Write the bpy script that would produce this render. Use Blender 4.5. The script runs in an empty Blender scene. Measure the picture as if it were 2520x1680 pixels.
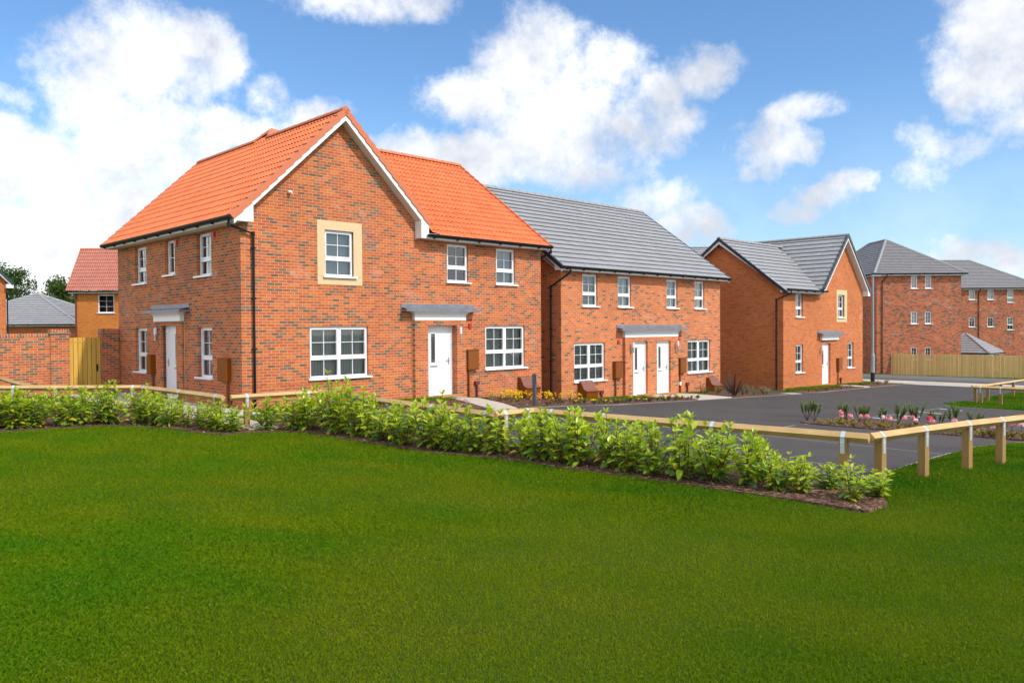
import bpy, bmesh, math, random
import numpy as np
from mathutils import Vector, Matrix
R = math.radians
scn = bpy.context.scene
col = scn.collection
random.seed(11)

# ------------------------------------------------------------------ frame of the street
YF = 0.79366                                    # the house fronts run this way from +Y
Fv = Vector((math.sin(YF), math.cos(YF), 0)); Gv = Vector((-math.cos(YF), math.sin(YF), 0))
ORG = Vector((-6.699, 19.644, 0)); ROT = math.pi/2 - YF
BP = [(-400,.1),(-8,.1),(-3,.02),(3,0),(5.9,-.06),(8.5,-.25),(10.8,-.46),(11.8,-.52),(16.8,-.70),(22.4,-.86),(27,-1.05),(36.5,-1.2),(50,-1.75),(62,-2.2),(200,-3),(900,-4)]
def hs(s):
    for (a,za),(b,zb) in zip(BP,BP[1:]):
        if s<=b: return za+(zb-za)*(s-a)/(b-a)
    return BP[-1][1]
def W(s,t,dz=0):
    p = ORG+Fv*s+Gv*t; return Vector((p.x,p.y,hs(s)+dz))
def ST(x,y):
    d = Vector((x,y,0))-ORG; return d.dot(Fv), d.dot(Gv)
def gz(x,y): return hs(ST(x,y)[0])

# ------------------------------------------------------------------ objects
def tag(o,label=None,cat=None,group=None,kind=None):
    if label: o['label']=label
    if cat: o['category']=cat
    if group: o['group']=group
    if kind: o['kind']=kind
    return o
def thing(name,label,cat,loc=(0,0,0),rz=0,group=None):
    o=bpy.data.objects.new(name,None); col.objects.link(o); o.empty_display_size=.3
    o.location=loc; o.rotation_euler=(0,0,rz); return tag(o,label,cat,group)
def kids(o): return [c for c in bpy.data.objects if c.parent==o]
def dup(o,loc=None,rz=None,label=None,group=None,scale=None,parent=None):
    c=o.copy(); col.objects.link(c); c.parent=parent
    if loc is not None: c.location=loc
    if rz is not None: c.rotation_euler=(0,0,rz)
    if scale is not None: c.scale=scale
    if label: c['label']=label
    if group: c['group']=group
    for k in kids(o): dup(k,parent=c)
    return c

class MB:
    def __init__(s): s.v=[];s.f=[];s.uv=[];s.mi=[];s.col=None
    def face(s,pts,uv=None,m=0):
        i=len(s.v); s.v+= [tuple(p) for p in pts]; s.f.append(tuple(range(i,i+len(pts))))
        if uv is None:
            a=Vector(pts[1])-Vector(pts[0]); b=Vector(pts[2])-Vector(pts[1]); n=a.cross(b)
            ax=max(range(3),key=lambda k:abs(n[k]))
            uv=[(p[1],p[2]) if ax==0 else (p[0],p[2]) if ax==1 else (p[0],p[1]) for p in pts]
        s.uv.append([tuple(q) for q in uv]); s.mi.append(m)
    def box(s,x0,x1,y0,y1,z0,z1,m=0):
        P=lambda a,b,c:(a,b,c)
        s.face([P(x0,y0,z0),P(x1,y0,z0),P(x1,y0,z1),P(x0,y0,z1)],m=m)
        s.face([P(x1,y1,z0),P(x0,y1,z0),P(x0,y1,z1),P(x1,y1,z1)],m=m)
        s.face([P(x0,y1,z0),P(x0,y0,z0),P(x0,y0,z1),P(x0,y1,z1)],m=m)
        s.face([P(x1,y0,z0),P(x1,y1,z0),P(x1,y1,z1),P(x1,y0,z1)],m=m)
        s.face([P(x0,y0,z1),P(x1,y0,z1),P(x1,y1,z1),P(x0,y1,z1)],m=m)
        s.face([P(x0,y1,z0),P(x1,y1,z0),P(x1,y0,z0),P(x0,y0,z0)],m=m)
    def hexa(s,b,t,m=0):                       # bottom quad, top quad (same winding, ccw from above)
        s.face(list(reversed(b)),m=m); s.face(t,m=m)
        for i in range(4): j=(i+1)%4; s.face([b[i],b[j],t[j],t[i]],m=m)
    def prism(s,prof,a,b,m=0,uvlen=False):      # closed profile of 3-D offsets swept from a to b
        a=Vector(a);b=Vector(b);L=(b-a).length; n=len(prof); d=0
        for i in range(n):
            p,q=Vector(prof[i]),Vector(prof[(i+1)%n]); w=(q-p).length
            s.face([a+p,a+q,b+q,b+p],[(0,d),(0,d+w),(L,d+w),(L,d)],m); d+=w
        s.face([a+Vector(p) for p in reversed(prof)],m=m); s.face([b+Vector(p) for p in prof],m=m)
    def tube(s,path,r,seg=8,m=0,caps=True,r1=None):
        path=[Vector(p) for p in path]; rings=[]
        for i,p in enumerate(path):
            d=(path[min(i+1,len(path)-1)]-path[max(i-1,0)]).normalized()
            u=d.cross(Vector((0,0,1)));
            if u.length<.05: u=Vector((1,0,0))
            u.normalize(); w=u.cross(d)
            rr=r if r1 is None else r+(r1-r)*i/(len(path)-1)
            rings.append([p+(u*math.cos(2*math.pi*k/seg)+w*math.sin(2*math.pi*k/seg))*rr for k in range(seg)])
        L=0
        for i,(A,B) in enumerate(zip(rings,rings[1:])):
            l=(path[i+1]-path[i]).length
            for k in range(seg):
                j=(k+1)%seg; s.face([A[k],B[k],B[j],A[j]],[(L,k*.05),(L+l,k*.05),(L+l,j*.05),(L,j*.05)],m)
            L+=l
        if caps: s.face(rings[0],m=m); s.face(list(reversed(rings[-1])),m=m)
    def build(s,name,mats,parent=None,smooth=False,cols=None,weld=False):
        me=bpy.data.meshes.new(name); me.from_pydata(s.v,[],s.f)
        uv=me.uv_layers.new(name='UV'); uv.data.foreach_set('uv',[c for f in s.uv for p in f for c in p])
        if not isinstance(mats,(list,tuple)): mats=[mats]
        for m in mats: me.materials.append(m)
        me.polygons.foreach_set('material_index',s.mi)
        if smooth: me.polygons.foreach_set('use_smooth',[True]*len(s.f))
        if cols is not None:
            a=me.attributes.new('tint','FLOAT_COLOR','POINT'); a.data.foreach_set('color',[c for k in cols for c in (k[0],k[1],k[2],1)])
        me.update()
        if weld:
            bm=bmesh.new(); bm.from_mesh(me); bmesh.ops.remove_doubles(bm,verts=bm.verts,dist=1e-4); bm.to_mesh(me); bm.free()
        o=bpy.data.objects.new(name,me); col.objects.link(o); o.parent=parent; return o
def clip(o,planes):
    bm=bmesh.new(); bm.from_mesh(o.data)
    for p,n in planes:
        g=bm.verts[:]+bm.edges[:]+bm.faces[:]
        bmesh.ops.bisect_plane(bm,geom=g,plane_co=p,plane_no=n,clear_outer=True,dist=1e-5)
    bm.to_mesh(o.data); bm.free(); return o

# ------------------------------------------------------------------ materials
class NT:
    def __init__(s,name):
        s.m=bpy.data.materials.new(name); s.m.use_nodes=True; s.t=s.m.node_tree
        s.b=s.t.nodes['Principled BSDF']; s.out=s.t.nodes['Material Output']
    def n(s,ty,**kw):
        x=s.t.nodes.new(ty)
        for k,v in kw.items():
            if k.startswith('i_'):
                key=k[2:]; key=int(key) if key.isdigit() else key.replace('_',' ')
                s.put(x.inputs[key],v)
            else: setattr(x,k,v)
        return x
    def put(s,inp,v):
        if isinstance(v,bpy.types.NodeSocket): s.t.links.new(v,inp)
        elif isinstance(v,bpy.types.Node): s.t.links.new(v.outputs[0],inp)
        else:
            if hasattr(inp,'default_value') and hasattr(inp.default_value,'__len__') and not hasattr(v,'__len__'): v=(v,)*len(inp.default_value)
            if hasattr(v,'__len__') and len(v)==3 and len(inp.default_value)==4: v=tuple(v)+(1,)
            inp.default_value=v
    def math(s,op,a,b=None,c=None,clamp=False):
        x=s.t.nodes.new('ShaderNodeMath'); x.operation=op; x.use_clamp=clamp
        s.put(x.inputs[0],a)
        if b is not None: s.put(x.inputs[1],b)
        if c is not None: s.put(x.inputs[2],c)
        return x.outputs[0]
    def mix(s,f,a,b,blend='MIX'):
        x=s.t.nodes.new('ShaderNodeMix'); x.data_type='RGBA'; x.blend_type=blend
        s.put(x.inputs[0],f); s.put(x.inputs[6],a); s.put(x.inputs[7],b); return x.outputs[2]
    def ramp(s,f,stops,interp='LINEAR'):
        x=s.t.nodes.new('ShaderNodeValToRGB'); x.color_ramp.interpolation=interp; e=x.color_ramp.elements
        while len(e)<len(stops): e.new(.5)
        for k,(p,c) in zip(e,stops): k.position=p; k.color=tuple(c)+(1,) if len(c)==3 else c
        s.put(x.inputs[0],f); return x.outputs[0]
    def noise(s,vec,scale,detail=3,rough=.5,out=0):
        x=s.n('ShaderNodeTexNoise'); s.put(x.inputs['Vector'],vec); x.inputs['Scale'].default_value=scale
        x.inputs['Detail'].default_value=detail; x.inputs['Roughness'].default_value=rough; return x.outputs[out]
    def bump(s,h,strength=.4,dist=.01):
        x=s.n('ShaderNodeBump'); x.inputs['Strength'].default_value=strength; x.inputs['Distance'].default_value=dist
        s.put(x.inputs['Height'],h); s.t.links.new(x.outputs[0],s.b.inputs['Normal'])
    def base(s,c,rough=.6,spec=None,metal=None):
        s.put(s.b.inputs['Base Color'],c); s.put(s.b.inputs['Roughness'],rough)
        if spec is not None: s.b.inputs['Specular IOR Level'].default_value=spec
        if metal is not None: s.b.inputs['Metallic'].default_value=metal
        return s.m
    def uv(s): return s.n('ShaderNodeUVMap').outputs[0]
    def obj(s): return s.n('ShaderNodeTexCoord').outputs['Object']
    def xyz(s,v): x=s.n('ShaderNodeSeparateXYZ',i_0=v); return x.outputs
    def vec(s,a,b,c=0.0):
        x=s.n('ShaderNodeCombineXYZ'); s.put(x.inputs[0],a); s.put(x.inputs[1],b); s.put(x.inputs[2],c); return x.outputs[0]

def brick_mat(name,reds,darks,dark_frac,mortar,wash=.25,seed=0.0,swap=False,cluster=.5,mw=1.0):
    k=NT(name); u,v,_=k.xyz(k.uv())
    if swap: u,v=v,u
    x=k.math('DIVIDE',u,.225); y=k.math('DIVIDE',v,.075)
    row=k.math('FLOOR',y); odd=k.math('FLOORED_MODULO',row,2.0)
    xs=k.math('ADD',x,k.math('MULTIPLY',odd,.5)); c=k.math('FLOOR',xs)
    fx=k.math('FRACT',xs); fy=k.math('FRACT',y)
    # a soft mortar line on both axes
    ex=k.math('MINIMUM',fx,k.math('SUBTRACT',1.0,fx)); ey=k.math('MINIMUM',fy,k.math('SUBTRACT',1.0,fy))
    mx=k.math('SUBTRACT',1.0,k.math('DIVIDE',k.math('SUBTRACT',ex,.018*mw),.016),clamp=True); my=k.math('SUBTRACT',1.0,k.math('DIVIDE',k.math('SUBTRACT',ey,.052*mw),.04),clamp=True)
    mort=k.math('MAXIMUM',mx,my)
    cell=k.vec(c,row,seed)
    w=k.n('ShaderNodeTexWhiteNoise',noise_dimensions='3D'); k.put(w.inputs[0],cell)
    r1=w.outputs[0]; cc=k.n('ShaderNodeSeparateColor'); k.put(cc.inputs[0],w.outputs[1])
    big=k.noise(k.vec(k.math('MULTIPLY',c,.225),k.math('MULTIPLY',row,.16),seed),1.1,2)
    thr=k.math('ADD',dark_frac,k.math('MULTIPLY',k.math('SUBTRACT',big,.5),cluster))
    isd=k.math('LESS_THAN',r1,thr)
    red=k.ramp(cc.outputs[1],[(i/(len(reds)-1),q) for i,q in enumerate(reds)])
    drk=k.ramp(cc.outputs[2],[(i/(len(darks)-1),q) for i,q in enumerate(darks)])
    face=k.mix(isd,red,drk)
    fine=k.noise(k.uv(),22,3,.6); face=k.mix(k.math('MULTIPLY',k.math('SUBTRACT',fine,.35),.16,clamp=True),face,k.mix(.5,face,(.75,.42,.27)))
    bl=k.ramp(k.noise(k.uv(),.9,5,.65),[(.56,(0,0,0)),(.74,(1,1,1))]); bl2=k.math('MULTIPLY',k.math('MULTIPLY',bl,k.ramp(k.noise(k.uv(),9,3,.7),[(.42,(0,0,0)),(.62,(1,1,1))])),wash)
    face=k.mix(bl2,face,(.72,.60,.55))
    mo=k.mix(k.noise(k.uv(),6,3),mortar,[q*.82 for q in mortar])
    colr=k.mix(mort,face,mo)
    tone=k.ramp(k.noise(k.uv(),.35,3),[(.3,(.88,.88,.88)),(.7,(1.08,1.08,1.08))]); colr=k.mix(1.0,colr,tone,'MULTIPLY')
    k.bump(k.math('ADD',k.math('SUBTRACT',1.0,mort),k.math('MULTIPLY',fine,.5)),.5,.006)
    return k.base(colr,.85,.25)
REDS=[(.56,.132,.030),(.44,.088,.028),(.60,.165,.036),(.50,.108,.026),(.36,.085,.035),(.57,.145,.032)]
DARK=[(.15,.08,.045),(.22,.11,.06),(.18,.085,.05),(.27,.14,.08)]
M={}
M['brick1']=brick_mat('multi red brick',REDS,DARK,.19,(.57,.42,.27),.5,cluster=.75)
M['brick2']=brick_mat('orange red brick',[(.60,.165,.045),(.50,.125,.04),(.56,.145,.042),(.64,.195,.06)],DARK,.14,(.57,.42,.27),.35,3.0)
M['brick3']=brick_mat('plain orange brick',[(.58,.17,.045),(.50,.135,.04),(.55,.155,.045),(.47,.12,.035)],[(.40,.10,.035),(.44,.11,.04)],.2,(.58,.30,.14),.35,7.0)
M['brick4']=brick_mat('brown red brick',[(.50,.125,.045),(.42,.10,.04),(.54,.15,.05)],[(.1,.06,.045),(.16,.09,.065)],.3,(.46,.30,.20),.6,9.0,cluster=.9)
M['brick5']=brick_mat('bright orange brick',[(.62,.20,.03),(.58,.17,.03),(.66,.22,.035)],[(.52,.15,.03),(.5,.14,.03)],.2,(.62,.34,.12),0.,5.0)
M['brickwall']=brick_mat('garden wall brick',REDS,DARK,.3,(.60,.45,.31),.3,15.0)
M['soldier']=brick_mat('brick on edge coping',REDS,DARK,.35,(.62,.48,.36),.2,19.0,swap=True)

def tile_mat(name,c,c2,joint,g,w,bond=True,rough=.55,spec=.4):
    k=NT(name); u,v,_=k.xyz(k.uv())
    row=k.math('FLOOR',k.math('DIVIDE',v,g)); x=k.math('DIVIDE',u,w)
    if bond: x=k.math('ADD',x,k.math('MULTIPLY',k.math('FLOORED_MODULO',row,2.0),.5))
    cc=k.math('FLOOR',x); fx=k.math('FRACT',x)
    wn=k.n('ShaderNodeTexWhiteNoise',noise_dimensions='2D'); k.put(wn.inputs[0],k.vec(cc,row))
    colr=k.mix(wn.outputs[0],c,c2)
    colr=k.mix(k.math('MULTIPLY',k.noise(k.uv(),2.2,4,.6),.35),colr,[q*.82 for q in c])
    if joint: colr=k.mix(k.math('MULTIPLY',k.math('LESS_THAN',fx,.035),joint),colr,[q*.35 for q in c])
    k.bump(k.noise(k.uv(),60,2),.15,.004)
    return k.base(colr,rough,spec)
GA=.33
M['pantile']=tile_mat('orange clay pantile',(.75,.20,.070),(.63,.15,.052),0,GA,.165,False,.62,.3)
M['pantile_far']=tile_mat('weathered red pantile',(.46,.17,.12),(.40,.14,.10),0,.36,.3,False,.7,.3)
M['slate']=tile_mat('grey concrete tile',(.30,.298,.305),(.255,.253,.262),.55,GA,.33,True,.5,.4)
M['slate_dark']=tile_mat('dark grey concrete tile',(.15,.15,.17),(.125,.125,.145),.6,GA,.33,True,.5,.4)
M['slate_brown']=tile_mat('brown grey concrete tile',(.215,.205,.205),(.185,.175,.18),.35,.36,.33,True,.55,.35)
def plain(name,c,rough=.5,spec=.4,metal=0,var=.12,scale=6,bump=0):
    k=NT(name); n=k.noise(k.obj(),scale,4,.6); cc=k.mix(n,[q*(1-var) for q in c],[min(1,q*(1+var)) for q in c])
    if bump: k.bump(k.noise(k.obj(),scale*8,3),bump,.004)
    return k.base(cc,rough,spec,metal)
M['ridge']=plain('terracotta ridge tile',(.58,.17,.075),.6,.3)
M['ridge_grey']=plain('grey ridge tile',(.28,.28,.285),.55,.3)
M['verge_dark']=plain('dark dry verge',(.025,.03,.04),.35,.5)
M['white']=plain('white upvc',(.84,.84,.85),.3,.45,var=.02)
M['fascia']=plain('white fascia board',(.80,.79,.79),.35,.45,var=.03)
M['soffit']=plain('white soffit board',(.70,.67,.63),.5,.3,var=.04)
M['black']=plain('black rainwater plastic',(.010,.010,.012),.5,.25)
M['stone']=plain('buff cast stone',(.66,.49,.28),.8,.2,var=.06,scale=9,bump=.2)
M['lead']=plain('sheet lead',(.20,.215,.25),.42,.5,.35,var=.45,scale=5)
M['meter']=plain('brown meter box',(.21,.058,.004),.35,.4,var=.08)
M['meterlid']=plain('brown meter lid',(.21,.08,.05),.5,.4,var=.08)
M['vent']=plain('maroon plastic',(.15,.035,.04),.5,.3)
M['red']=plain('red plastic alarm',(.55,.02,.01),.4,.4,var=.05)
M['steel']=plain('brushed steel',(.45,.46,.47),.3,.5,.8)
M['lampglass']=plain('opal lamp tube',(.8,.8,.85),.25,.5,var=.02)
M['galv']=plain('galvanised strap',(.52,.58,.63),.35,.5,.35,var=.25,scale=25)
M['galv_pole']=plain('galvanised column',(.27,.32,.34),.45,.5,.3,var=.15,scale=3)
M['anthracite']=plain('anthracite bollard',(.06,.07,.085),.4,.4)
M['door']=plain('white door skin',(.80,.80,.80),.35,.4,var=.02)
M['doorglass']=plain('dark door glass',(.05,.055,.06),.08,.7)
M['kerb']=plain('concrete kerb',(.27,.25,.235),.85,.2,var=.25,scale=8,bump=.2)
M['coir']=plain('coir mat',(.42,.20,.07),.95,.1,var=.2,scale=40,bump=.4)
M['green_verge']=plain('green edge verge',(.02,.055,.055),.4,.4)

def wood(name,a,b,knot=.5,swap=False):
    k=NT(name); u,v,_=k.xyz(k.uv())
    if swap: u,v=v,u
    vv=k.vec(k.math('MULTIPLY',u,1.3),k.math('MULTIPLY',v,22.0)); g=k.noise(vv,1.6,5,.6)
    c=k.mix(k.ramp(g,[(.3,(0,0,0)),(.7,(1,1,1))]),a,b)
    kn=k.n('ShaderNodeTexVoronoi'); k.put(kn.inputs['Vector'],k.vec(k.math('MULTIPLY',u,1.8),k.math('MULTIPLY',v,9.0))); kn.inputs['Scale'].default_value=1.0
    c=k.mix(k.math('MULTIPLY',k.ramp(kn.outputs[0],[(.05,(1,1,1)),(.16,(0,0,0))]),knot),c,[q*.35 for q in a])
    c=k.mix(k.math('MULTIPLY',k.ramp(k.noise(k.obj(),2.2,4),[(.4,(0,0,0)),(.7,(1,1,1))]),.45),c,[q*.75 for q in b])
    k.bump(g,.25,.004)
    return k.base(c,.75,.25)
M['rail']=wood('planed softwood rail',(.62,.42,.20),(.42,.26,.10),.4)
M['post']=wood('treated softwood post',(.38,.235,.085),(.26,.15,.05),.6,True)
def board_wood(name,a,b):
    k=NT(name); u,v,_=k.xyz(k.uv())
    idx=k.math('FLOOR',k.math('DIVIDE',u,.125)); wn=k.n('ShaderNodeTexWhiteNoise',noise_dimensions='1D'); k.put(wn.inputs['W'],idx)
    g=k.noise(k.vec(k.math('MULTIPLY',u,26.0),k.math('MULTIPLY',v,1.2),k.math('MULTIPLY',wn.outputs[0],30.0)),1.0,4,.6)
    c=k.mix(wn.outputs[0],a,b); c=k.mix(k.math('MULTIPLY',k.ramp(g,[(.35,(0,0,0)),(.75,(1,1,1))]),.5),c,[q*.6 for q in a])
    kn=k.n('ShaderNodeTexVoronoi'); k.put(kn.inputs['Vector'],k.vec(k.math('MULTIPLY',u,9.0),k.math('MULTIPLY',v,2.2))); kn.inputs['Scale'].default_value=1.0
    c=k.mix(k.math('MULTIPLY',k.ramp(kn.outputs[0],[(.06,(1,1,1)),(.15,(0,0,0))]),.6),c,[q*.3 for q in a])
    k.bump(g,.2,.004); return k.base(c,.8,.2)
M['gate']=board_wood('yellow treated gate boards',(.74,.45,.09),(.62,.36,.06))
M['fence']=board_wood('pale feather edge boards',(.88,.60,.25),(.62,.40,.14))

def glass_mat():
    k=NT('window glass'); t=k.t
    tr=k.n('ShaderNodeBsdfTransparent'); tr.inputs[0].default_value=(.90,.92,.90,1)
    gl=k.n('ShaderNodeBsdfGlossy'); gl.inputs['Roughness'].default_value=.03; gl.inputs[0].default_value=(.95,.97,1,1)
    fr=k.n('ShaderNodeFresnel'); fr.inputs[0].default_value=1.5
    f=k.math('ADD',k.math('MULTIPLY',fr.outputs[0],1.3),.03,clamp=True)
    bn=k.n('ShaderNodeBump'); bn.inputs['Strength'].default_value=.05; bn.inputs['Distance'].default_value=.02
    k.put(bn.inputs['Height'],k.noise(k.obj(),1.4,1)); t.links.new(bn.outputs[0],gl.inputs['Normal'])
    mx=k.n('ShaderNodeMixShader'); k.put(mx.inputs[0],f); t.links.new(tr.outputs[0],mx.inputs[1]); t.links.new(gl.outputs[0],mx.inputs[2])
    t.links.new(mx.outputs[0],k.out.inputs[0]); return k.m
M['glass']=glass_mat()
def vblind():
    k=NT('grey vertical blind'); u,v,_=k.xyz(k.uv()); f=k.math('FRACT',k.math('DIVIDE',u,.09))
    return k.base(k.mix(k.ramp(f,[(0,(0,0,0)),(.12,(1,1,1)),(.85,(.8,.8,.8)),(1,(.2,.2,.2))]),(.25,.255,.255),(.40,.405,.405)),.8)
M['vblind']=vblind()
M['venetian']=plain('white venetian slats',(.72,.72,.72),.6,.2,var=.03)
M['curtain']=plain('pale curtain cloth',(.55,.54,.50),.9,.1,var=.15,scale=3)
M['dimcurtain']=plain('grey net curtain',(.38,.385,.39),.9,.1,var=.25,scale=2.5)
M['poster']=plain('paper notice',(.7,.66,.70),.8,.1,var=.12,scale=14)
M['room']=plain('dim room wall',(.10,.095,.09),.9,.1,var=.2,scale=1)

def asphalt(name,c):
    k=NT(name); p=k.obj(); f=k.noise(p,95,3,.75); l=k.noise(p,.5,4,.6)
    m=k.noise(p,35,2,.6)
    cc=k.mix(k.ramp(f,[(.38,(0,0,0)),(.68,(1,1,1))]),[q*.5 for q in c],[q*1.8 for q in c]); cc=k.mix(k.math('MULTIPLY',m,.4),cc,[q*.9 for q in c])
    cc=k.mix(1.0,cc,k.ramp(l,[(.3,(.78,.78,.79)),(.7,(1.16,1.15,1.13))]),'MULTIPLY')
    k.bump(f,.5,.006); return k.base(cc,.88,.25)
M['asphalt']=asphalt('dark asphalt',(.060,.0535,.0505))
M['pave_dark']=asphalt('footway asphalt',(.12,.115,.118))
M['conc_road']=asphalt('pale concrete road',(.40,.365,.31))
def slab_mat():
    k=NT('pale paving slabs'); u,v,_=k.xyz(k.uv()); x=k.math('FRACT',k.math('DIVIDE',u,.6)); y=k.math('FRACT',k.math('DIVIDE',v,.6))
    j=k.math('MAXIMUM',k.math('LESS_THAN',x,.025),k.math('LESS_THAN',y,.025))
    c=k.mix(k.noise(k.obj(),3,5,.6),(.52,.46,.38),(.42,.37,.31)); c=k.mix(k.math('MULTIPLY',j,.6),c,(.2,.17,.14)); k.bump(k.noise(k.obj(),60,3),.2,.004)
    return k.base(c,.85,.2)
M['slab']=slab_mat()
def mulch():
    k=NT('bark mulch'); p=k.obj(); v=k.n('ShaderNodeTexVoronoi'); k.put(v.inputs['Vector'],p); v.inputs['Scale'].default_value=34
    sc=k.n('ShaderNodeSeparateColor'); k.put(sc.inputs[0],v.outputs[1])
    c=k.ramp(sc.outputs[0],[(0,(.05,.027,.02)),(.4,(.12,.06,.042)),(.75,(.2,.105,.07)),(1,(.34,.22,.15))])
    c=k.mix(k.ramp(k.noise(p,1.2,4),[(.35,(0,0,0)),(.75,(.6,.6,.6))]),c,(.07,.04,.03))
    k.bump(sc.outputs[1],1.0,.03); return k.base(c,.95,.1)
M['mulch']=mulch()
def gravel():
    k=NT('pale gravel'); p=k.obj(); v=k.n('ShaderNodeTexVoronoi'); k.put(v.inputs['Vector'],p); v.inputs['Scale'].default_value=26
    sc=k.n('ShaderNodeSeparateColor'); k.put(sc.inputs[0],v.outputs[1])
    c=k.ramp(sc.outputs[0],[(0,(.2,.17,.18)),(.5,(.5,.45,.45)),(1,(.8,.77,.75))]); k.bump(v.outputs[0],1.0,.03); return k.base(c,.85,.2)
M['gravel']=gravel()
def lawn():
    k=NT('lawn soil and thatch'); p=k.obj()
    a=k.noise(p,.55,4,.6); b=k.noise(p,9,4,.7); c0=k.noise(p,70,3,.7)
    c=k.mix(k.ramp(a,[(.35,(0,0,0)),(.65,(1,1,1))]),(.035,.090,.004),(.065,.105,.005))
    c=k.mix(k.ramp(b,[(.4,(0,0,0)),(.75,(.7,.7,.7))]),c,(.085,.10,.010)); c=k.mix(k.ramp(c0,[(.35,(.65,.65,.65)),(.65,(0,0,0))]),c,(.032,.075,.004))
    k.bump(c0,1.0,.03); return k.base(c,.9,.15)
M['lawn']=lawn()
def attr_leaf(name,trans=.3,rough=.4,spec=.4,vary=0):
    k=NT(name); a=k.n('ShaderNodeAttribute',attribute_name='tint'); c=a.outputs[0]
    if vary: c=k.mix(k.math('MULTIPLY',k.noise(k.obj(),vary,3),.35),c,k.mix(.5,c,(.02,.03,.01)))
    k.base(c,rough,spec); tl=k.n('ShaderNodeBsdfTranslucent'); k.put(tl.inputs[0],k.mix(.5,c,k.mix(1.0,c,(1.6,1.5,.6),'MULTIPLY')))
    mx=k.n('ShaderNodeMixShader'); mx.inputs[0].default_value=trans; k.t.links.new(k.b.outputs[0],mx.inputs[1]); k.t.links.new(tl.outputs[0],mx.inputs[2]); k.t.links.new(mx.outputs[0],k.out.inputs[0])
    return k.m
M['grass']=attr_leaf('grass blade',.38,.7,.08)
M['leaf']=attr_leaf('laurel leaf',.36,.34,.5)
M['leafm']=attr_leaf('matt leaf',.25,.6,.25)
M['petal']=attr_leaf('flower petal',.3,.6,.2)
M['stem']=plain('brown plant stem',(.11,.07,.03),.8,.2)
M['bark']=plain('tree bark',(.09,.07,.05),.9,.1,var=.3,scale=8)

# ------------------------------------------------------------------ camera
cam=bpy.data.objects.new('camera',bpy.data.cameras.new('camera')); col.objects.link(cam)
pit,rol=0.01681,-0.00671
Uh=Vector((0,math.sin(pit),math.cos(pit))); Xh=Vector((1,0,0)); c_,s_=math.cos(rol),math.sin(rol)
right=Xh*c_+Uh*s_; up=-Xh*s_+Uh*c_; fw=Vector((0,math.cos(pit),-math.sin(pit)))
mm=Matrix((right,up,-fw)).transposed().to_4x4(); mm.translation=Vector((0,0,2.0234)); cam.matrix_world=mm
cam.data.sensor_width=36; cam.data.lens=1950.4/2520*36; cam.data.clip_start=.1; cam.data.clip_end=3000
scn.camera=cam

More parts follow.
